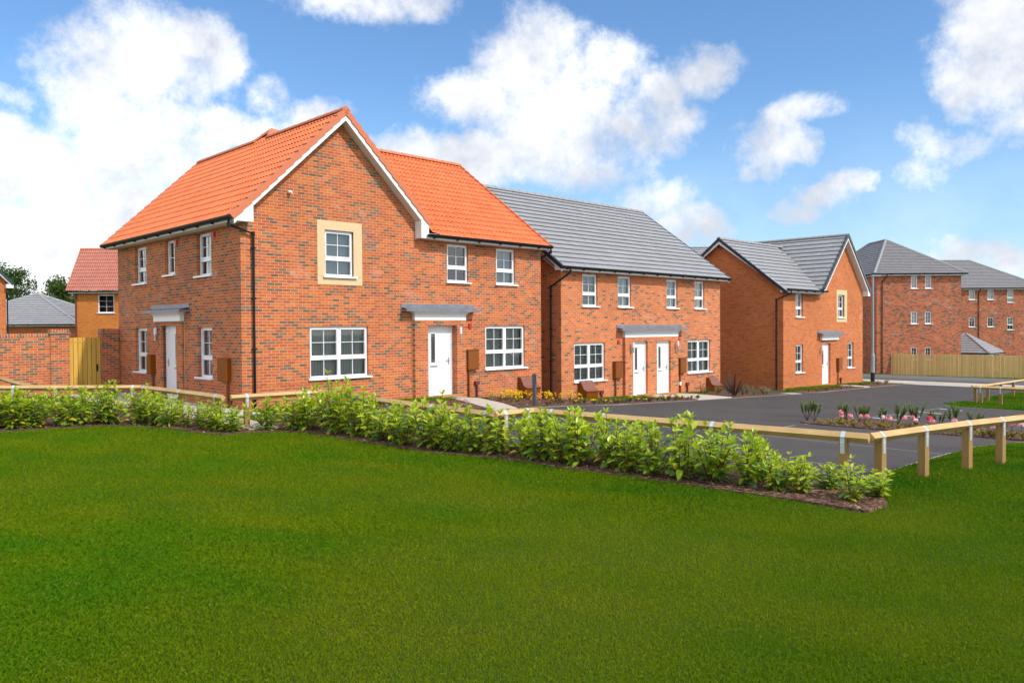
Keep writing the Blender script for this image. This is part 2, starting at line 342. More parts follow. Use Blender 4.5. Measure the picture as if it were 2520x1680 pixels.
# ------------------------------------------------------------------ light and sky
SUN_AZ=math.atan2(.82,-.57); SUN_EL=R(44)
sund=Vector((math.sin(SUN_AZ)*math.cos(SUN_EL),math.cos(SUN_AZ)*math.cos(SUN_EL),math.sin(SUN_EL)))
sl=bpy.data.lights.new('sun','SUN'); sl.energy=2.8; sl.angle=R(1.5); sl.color=(1,.94,.86)
so=bpy.data.objects.new('sun',sl); col.objects.link(so); so.rotation_euler=sund.to_track_quat('Z','Y').to_euler()
def make_world():
    w=bpy.data.worlds.new('World'); scn.world=w; w.use_nodes=True; k=NT.__new__(NT); k.t=w.node_tree
    bg=k.t.nodes['Background']; out=k.t.nodes['World Output']
    sky=k.n('ShaderNodeTexSky'); sky.sky_type='NISHITA'; sky.sun_disc=False; sky.sun_elevation=SUN_EL; sky.sun_rotation=SUN_AZ
    sky.air_density=1.0; sky.dust_density=.3; sky.ozone_density=2.5; sky.altitude=50
    d=k.n('ShaderNodeTexCoord').outputs['Generated']
    nz=k.n('ShaderNodeVectorMath',operation='NORMALIZE'); k.put(nz.inputs[0],d); d=nz.outputs[0]
    def nse(sc,det,r,off=(0,0,0)):
        x=k.n('ShaderNodeVectorMath',operation='ADD'); k.put(x.inputs[0],d); x.inputs[1].default_value=off
        n=k.n('ShaderNodeTexNoise'); k.put(n.inputs['Vector'],x.outputs[0]); n.inputs['Scale'].default_value=sc; n.inputs['Detail'].default_value=det; n.inputs['Roughness'].default_value=r
        return n
    x,y,z=k.xyz(d)
    n1=nse(9,6,.62); sc=k.n('ShaderNodeSeparateColor'); k.put(sc.inputs[0],n1.outputs[1])
    az=k.math('ADD',k.math('ARCTAN2',x,y),k.math('MULTIPLY',k.math('SUBTRACT',sc.outputs[0],.5),.085))
    el=k.math('ADD',k.math('ARCSINE',z),k.math('MULTIPLY',k.math('SUBTRACT',sc.outputs[1],.5),.065))
    BL=[(-0.431,0.303,0.091,0.055,1),(-0.38,0.329,0.047,0.031,1),(-0.467,0.253,0.061,0.054,1),(-0.432,0.21,0.095,0.055,1),(-0.531,0.169,0.085,0.047,1.2),(-0.469,0.136,0.115,0.062,1.2),(-0.548,0.094,0.09,0.06,1.2),(-0.512,0.057,0.11,0.045,1.1),(-0.42,0.09,0.08,0.05,1.0),(-0.47,0.02,0.14,0.04,1.0),(-0.40,0.138,0.054,0.03,0.9),(-0.323,0.233,0.059,0.026,0.75),(-0.258,0.247,0.051,0.024,0.8),(-0.303,0.273,0.025,0.016,0.45),(-0.352,0.311,0.029,0.041,0.8),(-0.558,0.248,0.024,0.009,0.35),(-0.559,0.197,0.043,0.033,0.9),(-0.173,0.382,0.091,0.023,0.8),(-0.115,0.377,0.033,0.014,0.7),(0.026,0.318,0.066,0.055,1),(-0.034,0.274,0.071,0.033,0.95),(0.07,0.273,0.093,0.06,1),(0.135,0.315,0.043,0.03,0.8),(0.183,0.288,0.037,0.027,0.7),(0.24,0.304,0.039,0.029,0.75),(0.14,0.245,0.081,0.044,0.85),(0.042,0.227,0.093,0.049,1),(-0.105,0.217,0.071,0.022,1),(-0.029,0.207,0.093,0.033,1),(0.096,0.195,0.071,0.025,0.8),(0.198,0.247,0.048,0.019,0.6),(0.177,0.166,0.059,0.019,0.5),(0.224,0.128,0.042,0.026,0.85),(0.166,0.151,0.037,0.014,0.55),(0.25,0.116,0.031,0.019,0.5),(0.321,0.214,0.045,0.032,0.9),(0.306,0.188,0.04,0.021,0.7),(0.355,0.25,0.034,0.014,0.6),(0.335,0.243,0.02,0.018,0.65),(0.286,0.212,0.025,0.016,0.4),(0.379,0.148,0.036,0.015,0.8),(0.402,0.161,0.021,0.018,0.8),(0.345,0.133,0.039,0.013,0.7),(0.56,0.307,0.067,0.061,1.1),(0.552,0.262,0.052,0.04,1),(0.572,0.224,0.047,0.028,0.8),(0.524,0.253,0.029,0.033,0.9),(0.512,0.201,0.05,0.019,0.55),(0.469,0.215,0.026,0.017,0.45),(0.478,0.172,0.026,0.017,0.35),(0.568,0.198,0.023,0.012,0.4),(0.533,0.078,0.049,0.016,0.85),(0.573,0.072,0.031,0.021,0.8),(0.5,0.09,0.021,0.01,0.5)]
    acc=None
    for a,e,ra,re,wt in BL:
        dx=k.math('MULTIPLY',k.math('SUBTRACT',az,a),1/(ra*1.17)); dy=k.math('MULTIPLY',k.math('SUBTRACT',el,e),1/(re*1.2))
        r2=k.math('ADD',k.math('MULTIPLY',dx,dx),k.math('MULTIPLY',dy,dy))
        g=k.math('MULTIPLY',k.math('SUBTRACT',1.0,r2),wt)
        acc=g if acc is None else k.math('SMOOTH_MAX',acc,g,.15)
    fine=nse(30,8,.66,(3,1,2)).outputs[0]
    mid=nse(13,5,.6,(7,3,5)).outputs[0]
    dens=k.math('ADD',k.math('MULTIPLY',acc,.85),k.math('ADD',k.math('MULTIPLY',k.math('SUBTRACT',fine,.5),1.55),k.math('MULTIPLY',k.math('SUBTRACT',mid,.5),1.3)))
    vis=k.n('ShaderNodeMapRange',interpolation_type='SMOOTHSTEP'); k.put(vis.inputs[0],dens); vis.inputs[1].default_value=-.20; vis.inputs[2].default_value=.90
    # unseen clouds added over the rest of the sky, brightened to fill shade
    aaz=k.math('ABSOLUTE',k.math('ARCTAN2',x,y)); away=k.n('ShaderNodeMapRange',interpolation_type='SMOOTHSTEP'); k.put(away.inputs[0],k.math('MAXIMUM',k.math('DIVIDE',aaz,.72),k.math('DIVIDE',k.math('ARCSINE',z),.47))); away.inputs[1].default_value=.95; away.inputs[2].default_value=1.25
    gen=k.n('ShaderNodeMapRange',interpolation_type='SMOOTHSTEP'); k.put(gen.inputs[0],nse(3.2,7,.6,(5,2,7)).outputs[0]); gen.inputs[1].default_value=.42; gen.inputs[2].default_value=.58
    cov=k.math('MAXIMUM',vis.outputs[0],k.math('MULTIPLY',k.math('MULTIPLY',gen.outputs[0],away.outputs[0]),.95))
    # thin veil low down
    veil=k.n('ShaderNodeMapRange',interpolation_type='SMOOTHSTEP'); k.put(veil.inputs[0],z); veil.inputs[1].default_value=.30; veil.inputs[2].default_value=-.02; veil.inputs[3].default_value=0; veil.inputs[4].default_value=.32
    cov=k.math('MAXIMUM',cov,veil.outputs[0])
    shade=k.n('ShaderNodeMapRange'); k.put(shade.inputs[0],k.math('ADD',nse(8,6,.6,(1,8,3)).outputs[0],k.math('MULTIPLY',k.math('MINIMUM',z,.35),.25))); shade.inputs[1].default_value=.42; shade.inputs[2].default_value=.66
    ccol=k.mix(shade.outputs[0],(4.7,5.0,5.6),(8.0,8.0,8.1))
    tint=k.mix(1.0,sky.outputs[0],SKYT,'MULTIPLY')
    ccol=k.mix(away.outputs[0],ccol,(CLB,CLB,CLB))
    fin=k.mix(cov,tint,ccol)
    k.put(bg.inputs[0],fin); bg.inputs[1].default_value=SKYS
    w.cycles.sampling_method='MANUAL'; w.cycles.sample_map_resolution=1024
SKYS=.12; CLB=12.5; SKYT=(.82,1.05,1.22)
make_world()
scn.view_settings.view_transform='Standard'; scn.view_settings.look='None'; scn.view_settings.gamma=1; scn.view_settings.exposure=.36
scn.render.engine='CYCLES'
try: scn.cycles.transparent_max_bounces=12; scn.cycles.max_bounces=8
except Exception: pass

# ------------------------------------------------------------------ building kit (house-local x along the front, y into the plot, z up)
X,Y,Z=Vector((1,0,0)),Vector((0,1,0)),Vector((0,0,1))
class Wall:
    """a wall plane: origin, direction along, outward normal"""
    def __init__(s,o,u,n): s.o=Vector(o); s.u=Vector(u); s.n=Vector(n)
    def p(s,u,z,d=0): return s.o+s.u*u+Z*z+s.n*d
    def flip(s): return s.u.cross(Z).dot(s.n)<0      # winding for outward faces
    def quad(s,mb,pts,uv=None,m=0):
        P=[s.p(*q) for q in pts]; uv=uv or [(q[0],q[1]) for q in pts]
        if s.flip(): P.reverse(); uv=list(uv)[::-1]
        mb.face(P,uv,m)
    def box(s,mb,u0,u1,z0,z1,d0,d1,m=0):
        c=[s.p(u,z,d) for d in (d0,d1) for z in (z0,z1) for u in (u0,u1)]   # d0:z0u0,z0u1,z1u0,z1u1
        b=[c[0],c[1],c[5],c[4]]; t=[c[2],c[3],c[7],c[6]]
        if not s.flip(): b=b[::-1]; t=t[::-1]
        UV=lambda L:[((q-s.o).dot(s.u)+(q-s.o).dot(s.n),(q-s.o).dot(Z)) for q in L]
        mb.face(b[::-1],m=m); mb.face(t,m=m)
        for i in range(4):
            j=(i+1)%4; L=[b[i],b[j],t[j],t[i]]; mb.face(L,UV(L),m)
def wall_mesh(mb,w,u0,u1,zb,top,openings,rev=.1,m=0,uo=0.0):
    """top: [(u,z),...] outline; openings (ua,ub,za,zb2); leaves reveals of depth rev"""
    def tz(u):
        for (a,za),(b,zc) in zip(top,top[1:]):
            if u<=b+1e-9: return za+(zc-za)*(u-a)/(b-a) if b>a else za
        return top[-1][1]
    xs=sorted(set([u0,u1]+[q for o in openings for q in o[:2]]+[p[0] for p in top if u0<p[0]<u1]))
    for a,b in zip(xs,xs[1:]):
        ops=sorted([o for o in openings if o[0]<=a+1e-6 and o[1]>=b-1e-6],key=lambda o:o[2]); z=zb
        for o in ops:
            if o[2]>z+1e-6: w.quad(mb,[(a,z),(b,z),(b,o[2]),(a,o[2])],[(a+uo,z),(b+uo,z),(b+uo,o[2]),(a+uo,o[2])],m)
            z=o[3]
        ta,tb=tz(a),tz(b)
        if max(ta,tb)>z+1e-6: w.quad(mb,[(a,z),(b,z),(b,tb),(a,ta)],[(a+uo,z),(b+uo,z),(b+uo,tb),(a+uo,ta)],m)
    for a,b,za,zc in openings:
        for uu,sg in ((a,1),(b,-1)):
            if abs(uu-u0)<1e-6 or abs(uu-u1)<1e-6: continue
            q=[(uu,za,0),(uu,za,-rev),(uu,zc,-rev),(uu,zc,0)]; uv=[(uu+uo,za),(uu+uo+rev,za),(uu+uo+rev,zc),(uu+uo,zc)]
            if sg<0: q.reverse(); uv.reverse()
            w.quad(mb,q,uv,m)
        w.quad(mb,[(a,zc,0),(a,zc,-rev),(b,zc,-rev),(b,zc,0)],m=m); w.quad(mb,[(a,za,-rev),(a,za,0),(b,za,0),(b,za,-rev)],m=m)
def window(parent,w,a,b,za,zc,cols=1,style='std',rev=.1,blind=None,sill=True,bars=(2,2,1)):
    """UPVC frame with lights, glazing bars, sill and what hangs behind it"""
    f=MB(); d1=-rev+.035; d0=-rev-.03; F=.045
    g=[]
    w.box(f,a,a+F,za,zc,d0,d1); w.box(f,b-F,b,za,zc,d0,d1); w.box(f,a+F,b-F,zc-F,zc,d0,d1); w.box(f,a+F,b-F,za,za+F,d0,d1)
    cw=(b-a-2*F-(cols-1)*.06)/cols; zt=za+.43*(zc-za)-.06 if style=='std' else None
    if zt: w.box(f,a+F,b-F,zt-.035,zt+.035,d0,d1-.002)
    for i in range(cols-1):
        u=a+F+(i+1)*cw+i*.06; w.box(f,u,u+.06,za+F,(zt-.035) if zt else zc-F,d0,d1-.002)
        if zt: w.box(f,u,u+.06,zt+.035,zc-F,d0,d1-.002)
    for i in range(cols):
        ua=a+F+i*(cw+.06); ub=ua+cw
        cells=[(zt+.035,zc-F,bars[0],bars[1],.036),(za+F,zt-.035,bars[0],bars[2],.012)] if zt else [(za+F,zc-F,bars[0],bars[1],.035)]
        for z0,z1,nx,ny,sf in cells:
            w.box(f,ua,ua+sf,z0,z1,d0+.004,d1+.012); w.box(f,ub-sf,ub,z0,z1,d0+.004,d1+.012); w.box(f,ua+sf,ub-sf,z1-sf,z1,d0+.004,d1+.012); w.box(f,ua+sf,ub-sf,z0,z0+sf,d0+.004,d1+.012)
            gu0,gu1,gz0,gz1=ua+sf,ub-sf,z0+sf,z1-sf; g.append((gu0,gu1,gz0,gz1))
            for k in range(1,nx): u=gu0+(gu1-gu0)*k/nx; w.box(f,u-.0075,u+.0075,gz0,gz1,-rev-.012,-rev+.016)
            for k in range(1,ny): zz=gz0+(gz1-gz0)*k/ny; w.box(f,gu0,gu1,zz-.0075,zz+.0075,-rev-.011,-rev+.0145)
    fo=f.build('window',M['white'],parent)
    p=MB()
    for gu0,gu1,gz0,gz1 in g: e1,e2=random.uniform(-.004,.004),random.uniform(-.004,.004); w.quad(p,[(gu0,gz0,-rev-e1-e2),(gu1,gz0,-rev+e1-e2),(gu1,gz1,-rev+e1+e2),(gu0,gz1,-rev-e1+e2)])
    p.build('pane',M['glass'],fo)
    if sill:
        s=MB(); w.box(s,a-.06,b+.09,za-.045,za,-.0,.075); w.box(s,a,b,za-.04,za+.001,-rev-.02,0); s.build('sill',M['white'],fo)
    if blind=='vertical':
        q=MB(); w.quad(q,[(a+.02,za,-rev-.12),(b-.02,za,-rev-.12),(b-.02,zc,-rev-.12),(a+.02,zc,-rev-.12)]); q.build('blind',M['vblind'],fo)
    elif blind=='venetian':
        q=MB(); n=int((zc-za)/.05)
        for i in range(n):
            z=za+.02+i*.05; w.quad(q,[(a+.03,z,-rev-.06),(b-.03,z,-rev-.06),(b-.03,z+.024,-rev-.10),(a+.03,z+.024,-rev-.10)])
        q.build('blind',M['venetian'],fo)
    elif blind in('curtain','dim','full'):
        q=MB(); wd=(b-a)*(.2 if blind=='curtain' else .5); n=10
        for side in (0,1):
            for i in range(n):
                def pt(j):
                    u=a+.02+wd*j/n if side==0 else b-.02-wd*(n-j)/n
                    return u,-rev-.12-.025*math.sin(j*2.1)
                u0,da=pt(i); u1,db=pt(i+1); w.quad(q,[(u0,za,da),(u1,za,db),(u1,zc,db),(u0,zc,da)])
        q.build('curtain',M['dimcurtain'] if blind=='dim' else M['curtain'],fo)
    # the room behind: back wall, sides and floor
    r=MB(); D=-1.0; a2,b2,z0,z1=a-.12,b+.12,za-.5,zc+.05
    w.quad(r,[(a2,z0,D),(b2,z0,D),(b2,z1,D),(a2,z1,D)]); w.quad(r,[(a2,z0,-rev-.2),(b2,z0,-rev-.2),(b2,z0,D),(a2,z0,D)]); w.quad(r,[(a2,z1,-rev-.2),(b2,z1,-rev-.2),(b2,z1,D),(a2,z1,D)])
    w.quad(r,[(a2,z0,-rev-.2),(a2,z0,D),(a2,z1,D),(a2,z1,-rev-.2)]); w.quad(r,[(b2,z0,-rev-.2),(b2,z0,D),(b2,z1,D),(b2,z1,-rev-.2)])
    r.build('room',M['room'],fo)
    return fo
def door(parent,w,a,b,za,zc,d,glaze_left=True,handle_right=True):
    f=MB(); F=.065
    w.box(f,a,a+F,za,zc,d-.05,d+.02); w.box(f,b-F,b,za,zc,d-.05,d+.02); w.box(f,a+F,b-F,zc-F,zc,d-.05,d+.02); w.box(f,a+F,b-F,za,za+.03,d-.05,d+.03)
    fo=f.build('door_frame',M['white'],parent)
    l=MB(); u0,u1,z0,z1=a+F+.004,b-F-.004,za+.034,zc-F-.004
    ga=u0+(u1-u0)*.22; gb=ga+.16; g0,g1=za+1.0,za+1.87
    for q in ((u0,ga,z0,z1),(gb,u1,z0,z1),(ga,gb,z0,g0),(ga,gb,g1,z1)): w.box(l,*q,d-.045,d)
    for q in ((ga-.03,ga,g0-.03,g1+.03),(gb,gb+.03,g0-.03,g1+.03),(ga,gb,g1,g1+.03),(ga,gb,g0-.03,g0)): w.box(l,*q,d,d+.012)
    lo=l.build('door',M['door'],parent)
    gl=MB(); w.box(gl,ga,gb,g0,g1,d-.035,d-.02); gl.build('door_glass',M['doorglass'],lo)
    for q0 in (g0+.05,g1-.07): ld=MB(); w.box(ld,ga,gb,q0,q0+.012,d-.02,d-.014); ld.build('leading',M['steel'],lo)
    h=MB(); hu=u1-.07; w.box(h,hu-.015,hu+.015,za+.92,za+1.14,d+.001,d+.014); w.box(h,hu-.12,hu,za+1.045,za+1.063,d+.03,d+.048); w.box(h,hu-.01,hu+.01,za+1.045,za+1.063,d+.014,d+.03); h.build('handle',M['steel'],lo)
    s=MB(); w.box(s,ga-.03,gb+.09,za+.86,za+.905,d+.001,d+.012); s.build('letter_plate',M['steel'],lo)
def canopy(parent,w,a,b,wa,wb,dpier=.12,zb=2.28):
    """coved white cornice under a thin lead-topped slab"""
    m=MB(); z1,z2=zb+.115,2.53; prof=[(dpier,zb),(dpier,z1)]
    for i in range(1,7):
        t=i/6*math.pi/2; prof.append((dpier+(.27-dpier)*(1-math.cos(t)),z1+(z2-z1)*math.sin(t)))
    off=[p[0]-dpier for p in prof]
    for (d0,z0,o0),(d1,zz,o1) in zip([(p[0],p[1],o) for p,o in zip(prof,off)],[(p[0],p[1],o) for p,o in zip(prof[1:],off[1:])]):
        w.quad(m,[(wa-o0,z0,d0),(wb+o0,z0,d0),(wb+o1,zz,d1),(wa-o1,zz,d1)])
        w.quad(m,[(wa-o0,z0,0.001),(wa-o0,z0,d0),(wa-o1,zz,d1),(wa-o1,zz,0.001)]); w.quad(m,[(wb+o0,z0,d0),(wb+o0,z0,.001),(wb+o1,zz,.001),(wb+o1,zz,d1)])
    w.quad(m,[(wa,zb,0),(wb,zb,0),(wb,zb,dpier),(wa,zb,dpier)])
    co=m.build('porch_canopy',M['fascia'],parent)
    s=MB(); w.box(s,a,b,2.53,2.60,.001,.30)
    P=[w.p(a,2.60,.30),w.p(b,2.60,.30),w.p(b-.03,2.66,.0),w.p(a+.03,2.66,.0)]
    if w.flip(): P.reverse()
    s.face(P); w.box(s,a+.0,b-.0,2.60,2.755,.001,.022); s.build('lead_roof',M['lead'],co)
def meterbox(parent,w,u,z0,z1,zg,wd=.46):
    m=MB(); w.box(m,u,u+wd,z0,z1,.001,.14); w.box(m,u+.02,u+wd-.02,z0+.02,z1-.04,.14,.152); w.box(m,u-.01,u+wd+.01,z1,z1+.02,.001,.16)
    o=m.build('meter_box',M['meter'],parent); t=MB(); t.tube([w.p(u+.12,z0,.05),w.p(u+.12,zg,.05)],.032,8); t.build('conduit',M['meter'],o,True)
def lamp(parent,w,u,z):
    m=MB(); m.tube([w.p(u,z-.3,.0),w.p(u,z-.3,.03)],.055,12); m.tube([w.p(u,z-.3,.03),w.p(u,z-.3,.12)],.015,6); m.tube([w.p(u,z-.38,.12),w.p(u,z-.2,.12)],.032,10)
    o=m.build('wall_lamp',M['steel'],parent,True); g=MB(); g.tube([w.p(u,z-.2,.12),w.p(u,z,.12)],.044,10); g.build('lamp_tube',M['lampglass'],o,True)
def alarm(parent,w,u,z): m=MB(); w.box(m,u,u+.13,z,z+.15,.001,.035); w.box(m,u+.02,u+.11,z+.02,z+.13,.035,.045); m.build('alarm_box',M['red'],parent)
def vent(parent,w,u,z,zg):
    m=MB(); w.box(m,u,u+.17,z,z+.12,.001,.09); w.box(m,u+.06,u+.12,zg,z,.02,.07); m.build('waste_outlet',M['vent'],parent)

def slope(O,A,B,Wd,L,kind,mat,parent,clips=(),name='roof'):
    """tiled roof plane: O eave corner, A unit along eave, B unit up the slope; each course laps the one below"""
    O,A,B=Vector(O),Vector(A).normalized(),Vector(B).normalized(); n=A.cross(B)
    if n.z<0: n=-n
    g=GA; nc=int(math.ceil(L/g)); mb=MB(); inv=A.cross(B).z<0
    if kind=='pan': st=.165/5; lip=.028; gap=.024
    else: st=.33; lip=.042; gap=.018
    nu=int(math.ceil(Wd/st)); us=[min(i*st,Wd) for i in range(nu+1)]
    hw=(lambda u:.016+.024*math.cos(2*math.pi*u/.165)) if kind=='pan' else (lambda u:0)
    gp=(lambda u:gap*(.5+.5*math.cos(2*math.pi*u/.165))**1.3) if kind=='pan' else (lambda u:gap)
    rnd=random.Random(int(O.x*77+Wd*13))
    def F(P,uv): 
        if inv: P=P[::-1]; uv=uv[::-1]
        mb.face(P,uv)
    for c in range(nc):
        v0=c*g; v1=min((c+1)*g,L); f=(v1-v0)/g; ext=.07 if c<nc-1 else 0; fe=f+ext/g
        for i in range(nu):
            ua,ub=us[i],us[i+1]; r=rnd.uniform(-.003,.003) if kind!='pan' else (rnd.uniform(-.003,.004) if i%5==0 else r)
            ha,hb=hw(ua),hw(ub)
            P=lambda u,v,h:O+A*u+B*v+n*h
            F([P(ua,v0,ha+lip+r),P(ub,v0,hb+lip+r),P(ub,v1+ext,hb+lip*(1-fe)),P(ua,v1+ext,ha+lip*(1-fe))],[(ua,v0+.001),(ub,v0+.001),(ub,v1-.001),(ua,v1-.001)])
            qa,qb=(gp(ua),gp(ub)) if c else (-.012,-.012)
            F([P(ua,v0,ha+qa),P(ub,v0,hb+qb),P(ub,v0,hb+lip+r),P(ua,v0,ha+lip+r)],[(ua,v0+.001),(ub,v0+.001),(ub,v0+.01),(ua,v0+.01)])
    o=mb.build(name,mat,parent,kind=='pan')
    if clips: clip(o,clips)
    return o
def ridge(parent,a,b,mat,r=.115,drop=.05,step=.45,name='ridge_tile'):
    a,b=Vector(a),Vector(b); L=(b-a).length; d=(b-a)/L; s=d.cross(Z).normalized(); up=s.cross(d); mb=MB(); n=max(1,round(L/step)); seg=8
    for i in range(n):
        p0=a+d*(L*i/n); p1=a+d*(L*(i+1)/n)+d*.02; ra,rb=r+.008,r-.004
        pr=[(math.cos(math.pi*k/seg),math.sin(math.pi*k/seg)) for k in range(seg+1)]
        for k in range(seg):
            q=[p0+s*pr[k][0]*ra+up*(pr[k][1]*ra-drop),p0+s*pr[k+1][0]*ra+up*(pr[k+1][1]*ra-drop),p1+s*pr[k+1][0]*rb+up*(pr[k+1][1]*rb-drop),p1+s*pr[k][0]*rb+up*(pr[k][1]*rb-drop)]
            mb.face(q[::-1])
        mb.face([p0+s*c*ra+up*(z*ra-drop) for c,z in pr]); mb.face([p1+s*c*rb+up*(z*rb-drop) for c,z in pr][::-1])
    return mb.build(name,mat,parent,False)
def verge(parent,a,b,inward,mat,wtop=.14,hgt=.15,step=.32,plain_=False):
    """capping tiles up a gable edge, a low to b high; inward points onto the roof"""
    a,b=Vector(a),Vector(b); L=(b-a).length; d=(b-a)/L; inn=Vector(inward); n=d.cross(inn); n=n if n.z>0 else -n; mb=MB(); k=1 if plain_ else max(1,round(L/step))
    for i in range(k):
        p0=a+d*(L*i/k); p1=a+d*(L*(i+1)/k); h0,h1=(.090,.062) if not plain_ else (.04,.04)
        c=lambda p,x,h:p+inn*x+n*h
        B=[c(p0,-.03,h0-hgt),c(p0,wtop,h0-hgt),c(p1,wtop,h1-hgt),c(p1,-.03,h1-hgt)]; T=[c(p0,-.03,h0),c(p0,wtop,h0),c(p1,wtop,h1),c(p1,-.03,h1)]
        if (B[1]-B[0]).cross(B[2]-B[1]).dot(n)<0: B.reverse(); T.reverse()
        mb.hexa(B,T)
    return mb.build('verge',mat,parent)
def gutter(parent,a,b,n,brk=.9):
    """half round gutter from a to b, n points out from the wall"""
    a,b,n=Vector(a),Vector(b),Vector(n); mb=MB(); seg=7; r=.062
    pr=[(math.cos(math.pi+math.pi*k/seg)*r,math.sin(math.pi+math.pi*k/seg)*.085) for k in range(seg+1)]
    for k in range(seg):
        q=[a+n*pr[k][0]+Z*pr[k][1],a+n*pr[k+1][0]+Z*pr[k+1][1],b+n*pr[k+1][0]+Z*pr[k+1][1],b+n*pr[k][0]+Z*pr[k][1]]; mb.face(q); mb.face([p+Z*.004 for p in q[::-1]])
    for p in (a,b): mb.face([p+n*x+Z*z for x,z in pr])
    o=mb.build('gutter',M['black'],parent); L=(b-a).length; d=(b-a)/L; k=int(L/brk)
    for i in range(k+1):
        c=a+d*(.25+i*brk)
        if (c-a).length>L: break
        B=[c-n*.075-Z*.125-d*.022,c+n*.01-Z*.10-d*.022,c+n*.01-Z*.10+d*.022,c-n*.075-Z*.125+d*.022]; T=[p+Z*.04 for p in B]
        if (B[1]-B[0]).cross(B[2]-B[1]).z<0: B.reverse(); T.reverse()
        q=MB(); q.hexa(B,T); q.build('bracket',M['black'],o)
    return o
def downpipe(parent,path,w_clips=()):
    mb=MB(); mb.tube(path,.036,10); a,b=Vector(path[-2]),Vector(path[-1])
    for i in range(4):
        p=a+(b-a)*(.08+i*.28); mb.box(p.x-.045,p.x+.045,p.y-.045,p.y+.045,p.z-.02,p.z+.02)
    for p in path[1:-1]: p=Vector(p); mb.tube([p-Z*.05,p+Z*.05],.044,10)
    return mb.build('downpipe',M['black'],parent,True)
def barge(parent,pts,y0,y1,hgt,ax='x',mat='fascia',name='bargeboard'):
    """board following a gable outline; pts (u,z) of its top edge, thickness y0..y1"""
    mb=MB(); P=(lambda u,z,y:(u,y,z)) if ax=='x' else (lambda u,z,y:(y,u,z))
    for (a,za),(b,zb) in zip(pts,pts[1:]):
        B=[P(a,za-hgt,y0),P(b,zb-hgt,y0),P(b,zb-hgt,y1),P(a,za-hgt,y1)]; T=[P(a,za,y0),P(b,zb,y0),P(b,zb,y1),P(a,za,y1)]
        mb.hexa(B,T)
    return mb.build(name,M[mat],parent)

